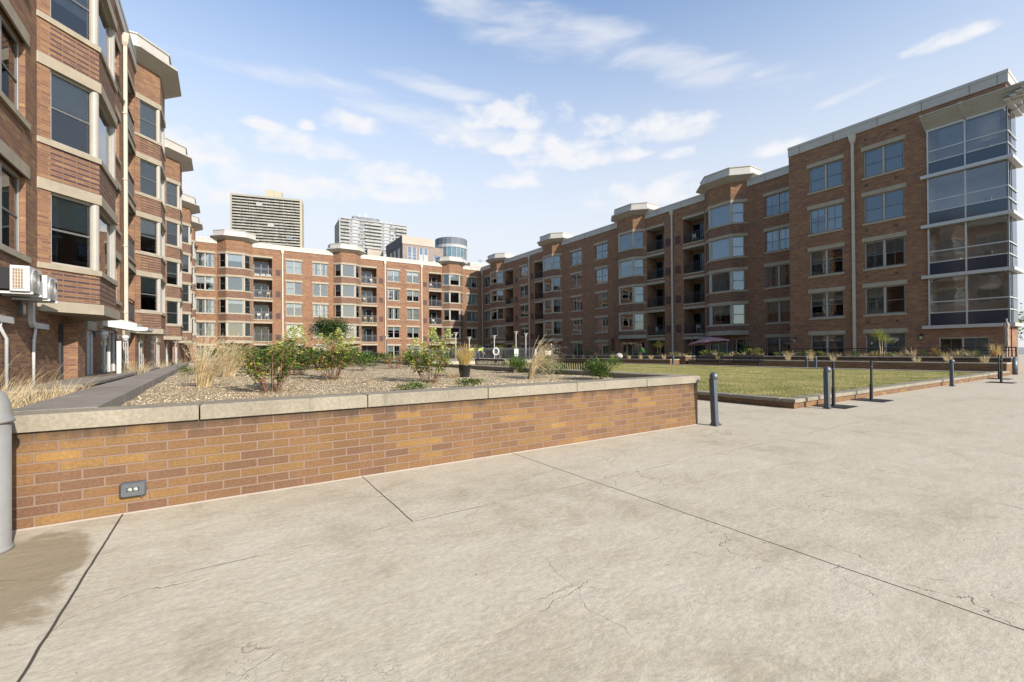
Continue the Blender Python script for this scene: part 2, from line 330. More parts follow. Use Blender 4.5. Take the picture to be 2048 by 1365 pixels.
def lawnmat():
    m, q, b = newmat("lawn_turf")
    p = q.n('ShaderNodeTexCoord').outputs['Object']
    n1 = q.noise(p, 0.5, 6, 0.65); n2 = q.noise(p, 9, 5, 0.75); n3 = q.noise(p, 60, 3, 0.7)
    f = q.m('ADD', q.m('ADD', q.m('MULTIPLY', n1, 0.45), q.m('MULTIPLY', n2, 0.4)), q.m('MULTIPLY', n3, 0.15))
    c = q.ramp(f, [(0.36, (0.13, 0.145, 0.04)), (0.46, (0.23, 0.215, 0.068)), (0.55, (0.35, 0.295, 0.115)), (0.66, (0.46, 0.375, 0.175))])
    q.l(c, b.inputs['Base Color']); b.inputs['Roughness'].default_value = 0.95; b.inputs['Specular IOR Level'].default_value = 0.1
    bumpn(q, b, q.m('ADD', n2, n3), 1.0, 0.04)
lawnmat()
M("pebble_tan", (0.42, 0.325, 0.20), 0.85, 0.3, 30); M("pebble_pale", (0.54, 0.445, 0.30), 0.85, 0.2, 30); M("pebble_brown", (0.16, 0.115, 0.07), 0.85, 0.3, 30)
M("city_ground", (0.20, 0.19, 0.18), 0.95, 0.2, 0.02)
M("roofing", (0.30, 0.29, 0.27), 0.9, 0.1, 0.5)
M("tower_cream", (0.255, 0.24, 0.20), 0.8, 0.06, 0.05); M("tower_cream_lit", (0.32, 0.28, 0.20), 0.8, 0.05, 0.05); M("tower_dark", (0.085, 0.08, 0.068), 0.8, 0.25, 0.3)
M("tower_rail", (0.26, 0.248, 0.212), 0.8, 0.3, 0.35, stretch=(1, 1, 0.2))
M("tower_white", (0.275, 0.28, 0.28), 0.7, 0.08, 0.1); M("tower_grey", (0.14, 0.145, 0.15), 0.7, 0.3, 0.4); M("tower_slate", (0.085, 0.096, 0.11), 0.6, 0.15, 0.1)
M("far_glass", (0.05, 0.085, 0.13), 0.12, 0.4, 0.35, spec=0.8); M("far_brick", (0.20, 0.158, 0.132), 0.85, 0.1, 0.6); M("far_shaded_side", (0.085, 0.075, 0.08), 0.85, 0.1, 0.6)  # left faces of the brick block get a dark tone: shade put into the colour
M("far_stone", (0.31, 0.27, 0.22), 0.8, 0.05, 0.3); M("far_cyl_glass", (0.06, 0.10, 0.12), 0.1, 0.4, 0.3, spec=0.8)
# ---------------------------------------------------------------- mesh helpers
class MB:
    """collects faces, becomes ONE mesh object"""
    def __init__(s): s.v = []; s.f = []; s.m = []
    def face(s, pts, m=0):
        i = len(s.v); s.v += [tuple(p) for p in pts]; s.f.append(tuple(range(i, i + len(pts)))); s.m.append(m)
    def box(s, x0, x1, y0, y1, z0, z1, m=0, skip=''):
        c = [(x, y, z) for z in (z0, z1) for y in (y0, y1) for x in (x0, x1)]
        for k, q in (('b', (0, 2, 3, 1)), ('t', (4, 5, 7, 6)), ('f', (0, 1, 5, 4)), ('k', (2, 6, 7, 3)), ('l', (0, 4, 6, 2)), ('r', (1, 3, 7, 5))):
            if k not in skip: s.face([c[i] for i in q], m)
    def obox(s, a, b, w, h, m=0, up=Vector((0, 0, 1))):
        """bar from a to b with section w x h"""
        a = Vector(a); b = Vector(b); d = (b - a).normalized()
        sd = d.cross(up)
        if sd.length < 1e-4: sd = d.cross(Vector((0, 1, 0)))
        sd.normalize(); u = sd.cross(d).normalized()
        sd *= w / 2; u *= h / 2
        A = [a - sd - u, a + sd - u, a + sd + u, a - sd + u]; B = [b - sd - u, b + sd - u, b + sd + u, b - sd + u]
        s.face(A[::-1], m); s.face(B, m)
        for i in range(4): s.face([A[i], A[(i + 1) % 4], B[(i + 1) % 4], B[i]], m)
    def ring(s, rings, m=0, closed=True, caps=True):
        """skin between successive point rings (shared verts -> smooth)"""
        i0 = len(s.v); n = len(rings[0])
        for r in rings: s.v += [tuple(p) for p in r]
        for k in range(len(rings) - 1):
            for j in range(n if closed else n - 1):
                a = i0 + k * n + j; b = i0 + k * n + (j + 1) % n
                s.f.append((a, b, b + n, a + n)); s.m.append(m)
        if caps:
            s.f.append(tuple(range(i0 + n - 1, i0 - 1, -1))); s.m.append(m)
            l = i0 + (len(rings) - 1) * n; s.f.append(tuple(range(l, l + n))); s.m.append(m)
    def tube(s, pts, rad, n=8, m=0, caps=True):
        pts = [Vector(p) for p in pts]; rs = rad if isinstance(rad, (list, tuple)) else [rad] * len(pts)
        rings = []; ref = Vector((0.3, 0.9, 0.1))
        for i, p in enumerate(pts):
            d = (pts[min(i + 1, len(pts) - 1)] - pts[max(i - 1, 0)]).normalized()
            x = d.cross(ref)
            if x.length < 1e-3: x = d.cross(Vector((1, 0, 0)))
            x.normalize(); y = d.cross(x).normalized()
            rings.append([p + (x * math.cos(t) + y * math.sin(t)) * rs[i] for t in (2 * math.pi * k / n for k in range(n))])
        s.ring(rings, m, True, caps)
    def lathe(s, c, prof, n=20, m=0, caps=True):
        s.ring([[(c[0] + r * math.cos(2 * math.pi * k / n), c[1] + r * math.sin(2 * math.pi * k / n), c[2] + z) for k in range(n)] for r, z in prof], m, True, caps)
    def prism(s, poly, z0, z1, m=0, top=True, bot=True, mt=None):
        n = len(poly)
        for i in range(n):
            a, b = poly[i], poly[(i + 1) % n]
            s.face([(a[0], a[1], z0), (b[0], b[1], z0), (b[0], b[1], z1), (a[0], a[1], z1)], m)
        if top: s.face([(p[0], p[1], z1) for p in poly], m if mt is None else mt)
        if bot: s.face([(p[0], p[1], z0) for p in poly[::-1]], m if mt is None else mt)
    def build(s, name, mats, parent=None, smooth=False, uv=True):
        me = bpy.data.meshes.new(name); me.from_pydata(s.v, [], s.f)
        for mm in ([mats] if isinstance(mats, str) else mats): me.materials.append(MATS[mm])
        me.polygons.foreach_set('material_index', s.m)
        if smooth: me.polygons.foreach_set('use_smooth', [True] * len(s.f))
        me.update()
        if uv:
            lay = me.uv_layers.new(name='UV'); data = [0.0] * (2 * len(me.loops))
            for p in me.polygons:
                nx, ny, nz = p.normal
                if abs(nz) > 0.7: t = None
                else:
                    l = math.hypot(nx, ny) or 1; t = (-ny / l, nx / l)
                    if t[0] + t[1] * 0.5 < 0: t = (-t[0], -t[1])
                for li in p.loop_indices:
                    co = me.vertices[me.loops[li].vertex_index].co
                    if t is None: data[2 * li] = co.x; data[2 * li + 1] = co.y
                    else: data[2 * li] = co.x * t[0] + co.y * t[1]; data[2 * li + 1] = co.z
            lay.data.foreach_set('uv', data)
        o = bpy.data.objects.new(name, me); COL.objects.link(o)
        if parent is not None: o.parent = parent
        return o
def tag(o, label=None, cat=None, group=None, kind=None):
    if label: o['label'] = label
    if cat: o['category'] = cat
    if group: o['group'] = group
    if kind: o['kind'] = kind
    return o
def thing(name, label, cat, loc=(0, 0, 0), rz=0.0, group=None):
    o = bpy.data.objects.new(name, None); COL.objects.link(o); o.location = loc; o.rotation_euler = (0, 0, rz)
    o.empty_display_size = 0.2
    return tag(o, label, cat, group)
def cp(o, parent=None, loc=None, rz=None, label=None, group=None):
    c = o.copy(); COL.objects.link(c)
    if parent is not None: c.parent = parent
    if loc is not None: c.location = loc
    if rz is not None: c.rotation_euler = (c.rotation_euler[0], c.rotation_euler[1], rz)
    if label: c['label'] = label
    if group: c['group'] = group
    for ch in o.children: cp(ch, c)
    return c
def rnd(a, b): return random.uniform(a, b)
def offs(poly, d):
    """offset a closed polygon (list of (x,y)) outward by d (outward = away from the centroid)"""
    n = len(poly); cx = sum(p[0] for p in poly) / n; cy = sum(p[1] for p in poly) / n; ln = []
    for i in range(n):
        a, b = poly[i], poly[(i + 1) % n]; dx, dy = b[0] - a[0], b[1] - a[1]; l = math.hypot(dx, dy)
        nx, ny = dy / l, -dx / l
        if (a[0] - cx) * nx + (a[1] - cy) * ny < 0: nx, ny = -nx, -ny
        ln.append((nx, ny, nx * a[0] + ny * a[1] + d))
    out = []
    for i in range(n):
        a1, b1, c1 = ln[i - 1]; a2, b2, c2 = ln[i]; det = a1 * b2 - a2 * b1
        out.append(((c1 * b2 - c2 * b1) / det, (a1 * c2 - a2 * c1) / det))
    return out

# ---------------------------------------------------------------- setting: grounds
mb = MB(); mb.face([(-60, -60, 0), (120, -60, 0), (120, 140, 0), (-60, 140, 0)])
tag(mb.build('plaza', 'plaza_concrete'), kind='structure')
mb = MB(); mb.face([(-3500, -3500, -0.6), (3500, -3500, -0.6), (3500, 3500, -0.6), (-3500, 3500, -0.6)])
tag(mb.build('ground', 'city_ground'), kind='structure')

# ---------------------------------------------------------------- apartment wings
L0 = 2.607; ST = 3.05; ROW = [L0 + ST * k for k in range(5)]
PB, PT = 15.87, 16.55                      # parapet band
def wall_grid(m, s0, s1, z0, z1, holes, y=0.0, mat=0, reveal=0.14, rmat=0):
    xs = sorted({s0, s1} | {h[0] for h in holes} | {h[1] for h in holes}); zs = sorted({z0, z1} | {h[2] for h in holes} | {h[3] for h in holes})
    xs = [x for x in xs if s0 <= x <= s1]; zs = [z for z in zs if z0 <= z <= z1]
    for a, b in zip(xs, xs[1:]):
        run = None
        for c, d in zip(zs, zs[1:]):
            mx, mz = (a + b) / 2, (c + d) / 2
            solid = not any(h[0] < mx < h[1] and h[2] < mz < h[3] for h in holes)
            if solid: run = (run[0], d) if run else (c, d)
            elif run: m.face([(a, y, run[0]), (b, y, run[0]), (b, y, run[1]), (a, y, run[1])], mat); run = None
        if run: m.face([(a, y, run[0]), (b, y, run[0]), (b, y, run[1]), (a, y, run[1])], mat)
    for h in holes:
        r = h[4] if len(h) > 4 else reveal
        if r <= 0: continue
        for x in (h[0], h[1]): m.face([(x, y, h[2]), (x, y + r, h[2]), (x, y + r, h[3]), (x, y, h[3])], rmat)
        m.face([(h[0], y, h[3]), (h[1], y, h[3]), (h[1], y + r, h[3]), (h[0], y + r, h[3])], rmat)
        m.face([(h[0], y, h[2]), (h[1], y, h[2]), (h[1], y + r, h[2]), (h[0], y + r, h[2])], rmat)
PROTO = {}
def window_proto(w, style):
    """paired double-hung window in an opening w x 1.81, local origin at bottom-left of the opening on the wall face; y goes into the wall"""
    key = (round(w, 2), style)
    if key in PROTO: return PROTO[key]
    h = 1.81; d = 0.10
    fr = MB(); t = 0.055
    fr.box(0, w, d, d + 0.07, 0, t); fr.box(0, w, d, d + 0.07, h - t, h)
    fr.box(0, t, d, d + 0.07, t, h - t); fr.box(w - t, w, d, d + 0.07, t, h - t)
    fr.box(w / 2 - 0.06, w / 2 + 0.06, d - 0.01, d + 0.06, t, h - t)
    for a, b in ((t, w / 2 - 0.06), (w / 2 + 0.06, w - t)):
        fr.box(a, b, d + 0.012, d + 0.05, h * 0.47, h * 0.47 + 0.045, 1)
        fr.box(a, a + 0.035, d + 0.014, d + 0.052, t, h - t, 1); fr.box(b - 0.035, b, d + 0.014, d + 0.052, t, h - t, 1)
        fr.box(a + 0.035, b - 0.035, d + 0.016, d + 0.052, t, t + 0.045, 1); fr.box(a + 0.035, b - 0.035, d + 0.016, d + 0.052, h - t - 0.035, h - t, 1)
        if style != 2: fr.box((a + b) / 2 - 0.012, (a + b) / 2 + 0.012, d + 0.02, d + 0.045, t, h - t, 1)
    F = fr.build('window', ['frame', 'frame_dark'])
    gm = MB(); gm.face([(t, d + 0.03, t), (w - t, d + 0.03, t), (w - t, d + 0.03, h - t), (t, d + 0.03, h - t)])
    gm.build('pane', 'glass', F)
    l = MB(); l.box(-0.12, w + 0.12, -0.045, 0.06, h, h + 0.28); l.build('lintel', 'limestone', F)
    l = MB(); l.box(-0.08, w + 0.08, -0.07, 0.12, -0.13, 0.0); l.build('sill', 'limestone', F)
    for o in [F] + list(F.children): COL.objects.unlink(o)
    PROTO[key] = F
    return F
def blind_mesh(w, kind, fl, fr_):
    m = MB(); h = 1.75; y = 0.21
    for i, (a, b, f) in enumerate(((0.05, w / 2 - 0.05, fl), (w / 2 + 0.05, w - 0.05, fr_))):
        if f <= 0.02: continue
        if kind == 'curtain':
            n = 14; bot = h * (1 - f) if f < 0.99 else 0.05
            for k in range(n):
                if 4 < k < 9 and f < 0.99: continue
                x0 = a + (b - a) * k / n; x1 = a + (b - a) * (k + 1) / n
                m.face([(x0, y + 0.03 * (k % 2), 0.05), (x1, y + 0.03 * ((k + 1) % 2), 0.05), (x1, y + 0.03 * ((k + 1) % 2), h), (x0, y + 0.03 * (k % 2), h)])
        else: m.face([(a, y, h * (1 - f)), (b, y, h * (1 - f)), (b, y, h), (a, y, h)])
    return m
BLINDS = {}
def add_window(root, x, z, w):
    F = cp(window_proto(w, random.choice((0, 0, 2))), root, (x, 0, z))
    k = random.choice(('blind_pale', 'blind_grey', 'blind_grey', 'curtain', 'curtain', ''))
    if not k: return F
    fl = random.choice((0.3, 0.5, 0.53, 1.0, 1.0)); fr_ = random.choice((0.0, 0.45, 1.0)) if random.random() < 0.35 else fl
    kk = (round(w, 2), k, fl, fr_)
    if kk not in BLINDS: BLINDS[kk] = blind_mesh(w, k, fl, fr_).build('blind', k, F)
    else:
        c = BLINDS[kk].copy(); COL.objects.link(c); c.parent = F
    return F
BW, BD = 1.0, 0.95
def bay_poly(a, b): return [(a, 0.0), (a + BW, -BD), (b - BW, -BD), (b, 0.0)]
def bay(root, a, b, botoff, floors=(1, 2, 3, 4), shades=(0.0, 0.5, 0.5, 1.0, 1.0)):
    zbt = ROW[1] - botoff; bh = 0.40 if botoff < 2.8 else 0.27
    P = bay_poly(a, b); full = [(a, 1.3), (a, 0.0), (a + BW, -BD), (b - BW, -BD), (b, 0.0), (b, 1.3)]
    m = MB()
    def wallq(z0, z1, mat, t0=0.0, t1=1.0, segs=(0, 1, 2)):
        for i in segs:
            (x0, y0), (x1, y1) = P[i], P[i + 1]
            A = (x0 + (x1 - x0) * t0, y0 + (y1 - y0) * t0); B = (x0 + (x1 - x0) * t1, y0 + (y1 - y0) * t1)
            m.face([(A[0], A[1], z0), (B[0], B[1], z0), (B[0], B[1], z1), (A[0], A[1], z1)], mat)
    for k in floors:
        zs = ROW[k] - 2.2
        z0 = zbt if k == 1 else ROW[k - 1]
        wallq(z0, zs, 1, 0.0, 1.0, (1,)); wallq(z0, zs, 1, 0.2, 1.0, (0,)); wallq(z0, zs, 1, 0.0, 0.8, (2,))
        wallq(z0, ROW[k] - 0.27, 0, 0.0, 0.2, (0,)); wallq(z0, ROW[k] - 0.27, 0, 0.8, 1.0, (2,))
        # inner return of the little piers
        for i, t in ((0, 0.2), (2, 0.8)):
            (x0, y0), (x1, y1) = P[i], P[i + 1]; A = (x0 + (x1 - x0) * t, y0 + (y1 - y0) * t)
            m.face([(A[0], A[1], zs), (A[0], A[1] + 0.14, zs), (A[0], A[1] + 0.14, ROW[k] - 0.27), (A[0], A[1], ROW[k] - 0.27)], 0)
        m.face([(p[0], p[1] + 0.02, ROW[k] - 2.23) for p in P] , 2)      # floor slab inside
        m.face([(p[0], p[1] + 0.02, ROW[k] - 0.2) for p in P], 3)         # ceiling inside
    wallq(ROW[4], 16.40, 0)
    for x in (a, b): m.face([(x, 0, PB - 0.2), (x, 1.3, PB - 0.2), (x, 1.3, 16.4), (x, 0, 16.4)], 0)
    m.face([(a, 1.3, PB - 0.2), (b, 1.3, PB - 0.2), (b, 1.3, 16.4), (a, 1.3, 16.4)], 0)
    T = m.build('bay_tower', ['brick_wall', 'brick_banded', 'interior', 'blind_grey'], root)
    # stone bands, sills, foot band
    sm = MB()
    def band(z0, z1, o, inner=0.3):
        q = offs([(a, 0.6), (a, 0.0), (a + BW, -BD), (b - BW, -BD), (b, 0.0), (b, 0.6)], o)[1:5]
        q[0] = (a - 0.02, 0.0 - o * 0.6); q[3] = (b + 0.02, 0.0 - o * 0.6)
        q = [(a - 0.02, 0.02)] + q + [(b + 0.02, 0.02)]
        sm.prism(q, z0, z1)
    for k in floors:
        band(ROW[k] - 0.27, ROW[k], 0.05); band(ROW[k] - 2.2, ROW[k] - 2.06, 0.05)
    band(zbt - bh, zbt, 0.09)
    sm.build('stone_trim', 'limestone', T)
    # flared cap
    c = MB(); prof = [(-0.05, 16.38), (0.02, 16.40), (0.72, 16.74), (0.78, 16.76), (0.78, 16.87), (0.50, 16.93), (0.42, 16.95), (0.38, 17.52), (0.44, 17.55), (0.44, 17.62)]
    rings = [[(x, y, z) for x, y in offs(full, o)] for o, z in prof]
    i = 0
    for r0, r1 in zip(rings, rings[1:]):
        for j in range(len(full)):
            j2 = (j + 1) % len(full); c.face([r0[j], r0[j2], r1[j2], r1[j]], 0 if i != 3 else 0)
        i += 1
    c.face(rings[-1]); c.face(rings[0][::-1])
    for j in range(len(full)):                                           # panel joints at the corners and mid sides
        p0 = rings[7][j]; q0 = rings[6][j]
    c.build('roof_cap', 'parapet_panel', T)
    # windows of the bay, one sub-part per storey
    for k in floors:
        w = MB(); z0 = ROW[k] - 2.06; z1 = ROW[k] - 0.27; H = z1 - z0
        fb = random.choice((0.0, 0.0, 0.0, 0.3, 0.55, 1.0)); bk = random.choice((3, 4)); sb = random.choice(shades)
        for i in range(3):
            (x0, y0), (x1, y1) = P[i], P[i + 1]; ln = math.hypot(x1 - x0, y1 - y0); ux, uy = (x1 - x0) / ln, (y1 - y0) / ln; nx, ny = -uy, ux
            if ny < 0: nx, ny = -nx, -ny                                   # into the room
            t0, t1 = (0.2 * ln, ln - 0.10) if i == 0 else ((0.10, ln - 0.2 * ln) if i == 2 else (0.10, ln - 0.10))
            def pt(t, d, z): return (x0 + ux * t + nx * d, y0 + uy * t + ny * d, z)
            def bar(ta, tb, za, zb, d0, d1, mt):
                v = [pt(t, d, z) for z in (za, zb) for d in (d0, d1) for t in (ta, tb)]
                for q in ((0, 2, 3, 1), (4, 5, 7, 6), (0, 1, 5, 4), (2, 6, 7, 3), (0, 4, 6, 2), (1, 3, 7, 5)): w.face([v[n] for n in q], mt)
            s = 0.06; d0 = 0.07
            bar(t0, t0 + s, z0, z1, d0, d0 + 0.08, 0); bar(t1 - s, t1, z0, z1, d0, d0 + 0.08, 0)
            bar(t0 + s, t1 - s, z0, z0 + s, d0, d0 + 0.08, 0); bar(t0 + s, t1 - s, z1 - s, z1, d0, d0 + 0.08, 0)
            if i != 1:
                bar(t0 + s, t1 - s, z0 + H * 0.48, z0 + H * 0.48 + 0.05, d0 + 0.02, d0 + 0.06, 1)
            else:
                bar(t0 + s, t0 + s + 0.05, z0 + s, z1 - s, d0 + 0.015, d0 + 0.06, 0); bar(t1 - s - 0.05, t1 - s, z0 + s, z1 - s, d0 + 0.015, d0 + 0.06, 0)
            w.face([pt(t0 + s, d0 + 0.04, z0 + s), pt(t1 - s, d0 + 0.04, z0 + s), pt(t1 - s, d0 + 0.04, z1 - s), pt(t0 + s, d0 + 0.04, z1 - s)], 2)
            f = fb if i == 1 else sb
            if f > 0: w.face([pt(t0 + s, d0 + 0.12, z1 - f * (H - 0.1)), pt(t1 - s, d0 + 0.12, z1 - f * (H - 0.1)), pt(t1 - s, d0 + 0.12, z1), pt(t0 + s, d0 + 0.12, z1)], bk)
        for (x, y) in (P[1], P[2]):                                        # round corner posts
            w.lathe((x, y + 0.105, z0), [(0.10, 0), (0.10, H)], 14, 0)
        w.build('bay_window', ['frame', 'frame_dark', 'glass', 'blind_pale', 'blind_grey'], T)
def balcony(root, a, b, k, rail='black_metal', bars=True):
    L = ROW[k]; zf = L - 2.72; zt = L - 0.22; dp = 1.45
    m = MB()
    for x in (a, b): m.face([(x, 0, zf), (x, dp, zf), (x, dp, zt), (x, 0, zt)], 0)
    m.face([(a, dp, zf), (b, dp, zf), (b, dp, zt), (a, dp, zt)], 0)
    m.face([(a, 0, zt), (b, 0, zt), (b, dp, zt), (a, dp, zt)], 2)
    m.face([(a, 0, zf), (b, 0, zf), (b, dp, zf), (a, dp, zf)], 1)
    m.box(a - 0.03, b + 0.03, -0.06, 0.04, zf - 0.12, zf - 0.002, 1)
    m.box(a - 0.06, b + 0.06, -0.05, 0.05, zt, zt + 0.24, 3)
    B = m.build('balcony', ['brick_wall', 'limestone', 'blind_grey', 'limestone'], root)
    d = MB(); w = b - a; y = dp - 0.03; dx0, dx1 = a + 0.12, b - 0.35
    d.box(dx0, dx1, y - 0.05, y, zf + 2.05, zf + 2.15, 0); d.box(dx0, dx0 + 0.06, y - 0.05, y, zf, zf + 2.05, 0); d.box(dx1 - 0.06, dx1, y - 0.05, y, zf, zf + 2.05, 0)
    xm = (dx0 + dx1) / 2; d.box(xm - 0.04, xm + 0.04, y - 0.06, y, zf, zf + 2.05, 0)
    d.face([(dx0 + 0.06, y - 0.02, zf), (dx1 - 0.06, y - 0.02, zf), (dx1 - 0.06, y - 0.02, zf + 2.05), (dx0 + 0.06, y - 0.02, zf + 2.05)], 1)
    d.face([(dx0 + 0.06, y - 0.012, zf), (dx1 - 0.06, y - 0.012, zf), (dx1 - 0.06, y - 0.012, zf + 2.05), (dx0 + 0.06, y - 0.012, zf + 2.05)], 2)
    d.build('glass_door', ['grey_metal', 'glass_dark', 'interior'], B)
    r = MB(); yr = 0.03
    r.box(a, b, yr - 0.025, yr + 0.025, zf + 1.03, zf + 1.075); r.box(a, b, yr - 0.018, yr + 0.018, zf + 0.90, zf + 0.93); r.box(a, b, yr - 0.018, yr + 0.018, zf + 0.08, zf + 0.11)
    n = int(w / 0.11)
    for i in range(n + 1):
        x = a + 0.02 + (w - 0.04) * i / n; r.box(x - 0.009, x + 0.009, yr - 0.009, yr + 0.009, zf + 0.11, zf + 0.90, 0, 'tb')
    r.build('railing', rail, B)
def downpipe(root, s, z0=0.0):
    m = MB(); m.box(s - 0.075, s + 0.075, -0.16, -0.03, z0, 15.35)
    m.ring([[(s + x * w, -0.09 + y * d, z) for x, y in ((-1, -1), (1, -1), (1, 1), (-1, 1))] for w, d, z in ((0.09, 0.085, 15.3), (0.14, 0.12, 15.42), (0.19, 0.15, 15.72), (0.19, 0.15, 15.82))])
    for z in (3.2, 6.2, 9.2, 12.2): m.box(s - 0.10, s + 0.10, -0.165, -0.004, z, z + 0.05)
    m.build('downpipe', 'downpipe', root)
def vent(root, a, b, z0, z1):
    m = MB(); m.box(a, b, -0.03, 0.02, z0, z1)
    n = 7
    for i in range(n): z = z0 + (z1 - z0) * (i + 0.5) / n; m.box(a + 0.03, b - 0.03, -0.05, -0.03, z - 0.02, z + 0.02)
    m.build('wall_vent', 'vent', root)
def small_vents(root, s, z, n=1):
    m = MB()
    for i in range(n): m.box(s + i * 0.35 - 0.06, s + i * 0.35 + 0.06, -0.05, 0.01, z, z + 0.12)
    m.build('exhaust_hood', 'vent', root)
def parapet(root, s0, s1, bays, y1=0.35, z0=PB, z1=PT):
    cuts = [s0]
    for a, b in sorted(bays): cuts += [a, b]
    cuts.append(s1)
    for a, b in zip(cuts[::2], cuts[1::2]):
        if b - a < 0.05: continue
        m = MB(); m.box(a, b, -0.09, y1, z0, z1 - 0.2); m.box(a, b, -0.085, y1, z1 - 0.2, z1 - 0.185, 1); m.box(a, b, -0.11, y1 + 0.02, z1 - 0.185, z1)
        x = a + 1.6
        while x < b - 0.3: m.box(x - 0.008, x + 0.008, -0.112, -0.05, z0 + 0.002, z1 - 0.002, 1); x += 3.1
        m.build('parapet', ['parapet_panel', 'seam'], root)
def wing(name, label, O, rz, s0, s1, depth, wins, bays, balcs, botoff, rail, rows=(0, 1, 2, 3, 4), doors=(), skip0=(), grounds=True):
    root = thing(name, label, 'apartment building', O, rz)
    holes = []
    for a, b in wins:
        for k in rows:
            if k == 0 and (a, b) in skip0: continue
            holes.append((a, b, ROW[k] - 2.09, ROW[k] - 0.28))
    zb = ROW[1] - botoff
    for a, b in bays: holes.append((a + 0.03, b - 0.03, zb - 0.05, PB - 0.1, 0.0))
    for a, b in balcs:
        for k in rows: holes.append((a, b, ROW[k] - 2.72 if k else 0.02, ROW[k] - 0.22, 0.0))
    for d in doors: holes.append(d)
    if grounds:
        for a, b in bays: holes.append((a + 0.3, b - 0.3, 0.02, 2.25))
    m = MB(); wall_grid(m, s0, s1, -0.05, PB, holes)
    # closing volume: ends, back, roof
    for x in (s0, s1): m.face([(x, 0, -0.05), (x, depth, -0.05), (x, depth, PB), (x, 0, PB)], 0)
    m.face([(s0, depth, -0.05), (s1, depth, -0.05), (s1, depth, PB), (s0, depth, PB)], 0)
    m.face([(s0, 0.02, PB - 0.02), (s1, 0.02, PB - 0.02), (s1, depth, PB - 0.02), (s0, depth, PB - 0.02)], 1)
    for a, b in bays:                                                    # soffit of each bay
        m.face([(p[0], p[1], zb - 0.2) for p in bay_poly(a, b)], 2)
    m.build('wall', ['brick_wall', 'roofing', 'limestone'], root)
    i = MB(); i.face([(s0 + 0.05, 2.4, 0), (s1 - 0.05, 2.4, 0), (s1 - 0.05, 2.4, PB - 0.1), (s0 + 0.05, 2.4, PB - 0.1)])
    for k in range(5): i.face([(s0 + 0.05, 0.25, ROW[k] + 0.05), (s1 - 0.05, 0.25, ROW[k] + 0.05), (s1 - 0.05, 2.4, ROW[k] + 0.05), (s0 + 0.05, 2.4, ROW[k] + 0.05)])
    i.build('interior', 'interior', root)
    parapet(root, s0, s1, bays)
    for a, b in wins:
        for k in rows:
            if k == 0 and (a, b) in skip0: continue
            add_window(root, a, ROW[k] - 2.09, b - a)
    for a, b in bays: bay(root, a, b, botoff, shades=(0.48, 1.0, 1.0, 0.7) if botoff > 2.8 else (0.0, 0.5, 0.5, 1.0, 1.0))
    for a, b in balcs:
        for k in rows:
            if k: balcony(root, a, b, k, rail)
            else:
                g0 = MB(); g0.box(a - 0.06, b + 0.06, -0.05, 0.05, ROW[0] - 0.22, ROW[0] + 0.02, 3)
                for x in (a, b): g0.face([(x, 0, 0), (x, 1.45, 0), (x, 1.45, ROW[0] - .22), (x, 0, ROW[0] - .22)], 0)
                g0.face([(a, 1.45, 0), (b, 1.45, 0), (b, 1.45, ROW[0] - .22), (a, 1.45, ROW[0] - .22)], 2)
                g0.face([(a, 0, ROW[0] - .22), (b, 0, ROW[0] - .22), (b, 1.45, ROW[0] - .22), (a, 1.45, ROW[0] - .22)], 1)
                for q in range(3): x = a + 0.15 + (b - a - 0.36) * q / 2; g0.box(x, x + 0.06, 1.38, 1.44, 0, 2.2, 4)
                g0.build('patio_recess', ['brick_wall', 'blind_grey', 'interior', 'limestone', 'frame'], root)
    if grounds:
        for a, b in bays:                                               # glazed patio doors under each bay
            p = MB(); A, B_ = a + 0.3, b - 0.3
            p.face([(A, 0.12, 0.02), (B_, 0.12, 0.02), (B_, 0.12, 2.25), (A, 0.12, 2.25)], 1)
            p.face([(A + 0.1, 0.3, 0.02), (B_ - 1.2, 0.3, 0.02), (B_ - 1.2, 0.3, 2.2), (A + 0.1, 0.3, 2.2)], 2)
            for q in range(5): x = A + (B_ - A - 0.07) * q / 4; p.box(x, x + 0.07, 0.06, 0.14, 0.02, 2.2, 0)
            p.box(A, B_, 0.06, 0.14, 2.2, 2.25, 0)
            p.build('patio_door', ['frame', 'glass', 'curtain' if random.random() < .5 else 'interior'], root)
    return root
# rear wing (faces the camera), right wing (in shade), left wing
rear = wing('rear_apartment_wing', 'sunlit brick apartment wing closing the far end of the courtyard, below the distant towers', (0, 70.88, 0), 0.0, -3.75, 39.44, 14,
     [(-2.95, -0.9), (7.6, 9.68), (11.12, 13.2), (22.2, 24.22), (25.4, 27.5), (36.4, 38.5)], [(-0.6, 3.45), (13.95, 18.0), (31.65, 35.65)],
     [(3.56, 5.85), (18.1, 20.47), (29.27, 31.58)], 2.62, 'grey_metal')
for s in (7.15, 21.8, 27.95): downpipe(rear, s)
for k in (1, 2, 3, 4):
    for a in (6.28, 20.87, 28.27): vent(rear, a, a + 0.62, ROW[k] - 2.55, ROW[k] - 1.75)
for k in range(5):
    small_vents(rear, -2.75, ROW[k] + 0.5); small_vents(rear, 10.2, ROW[k] + 0.55, 3); small_vents(rear, 24.3, ROW[k] + 0.5, 4)
RB = [(-26.1, -21.95), (-37.55, -33.4), (-52.1, -47.95), (-67.1, -62.95)]
right = wing('right_apartment_wing', 'long brick apartment wing in shade along the right side of the lawn', (39.44, 0, 0), RAD(-90), -70.88, -16.0, 14,
     [(-69.75, -67.65), (-58.4, -56.3), (-46.1, -43.97), (-41.4, -39.3), (-20.42, -18.3)], RB,
     [(-62.75, -60.4), (-54.45, -52.3), (-33.25, -30.95), (-28.6, -26.25)], 2.62, 'black_metal')
for s in (-70.5, -55.75, -29.9): downpipe(right, s)
for k in (1, 2, 3, 4):
    for a in (-59.75, -55.45, -30.8, -29.55): vent(right, a, a + 0.62, ROW[k] - 2.55, ROW[k] - 1.75)
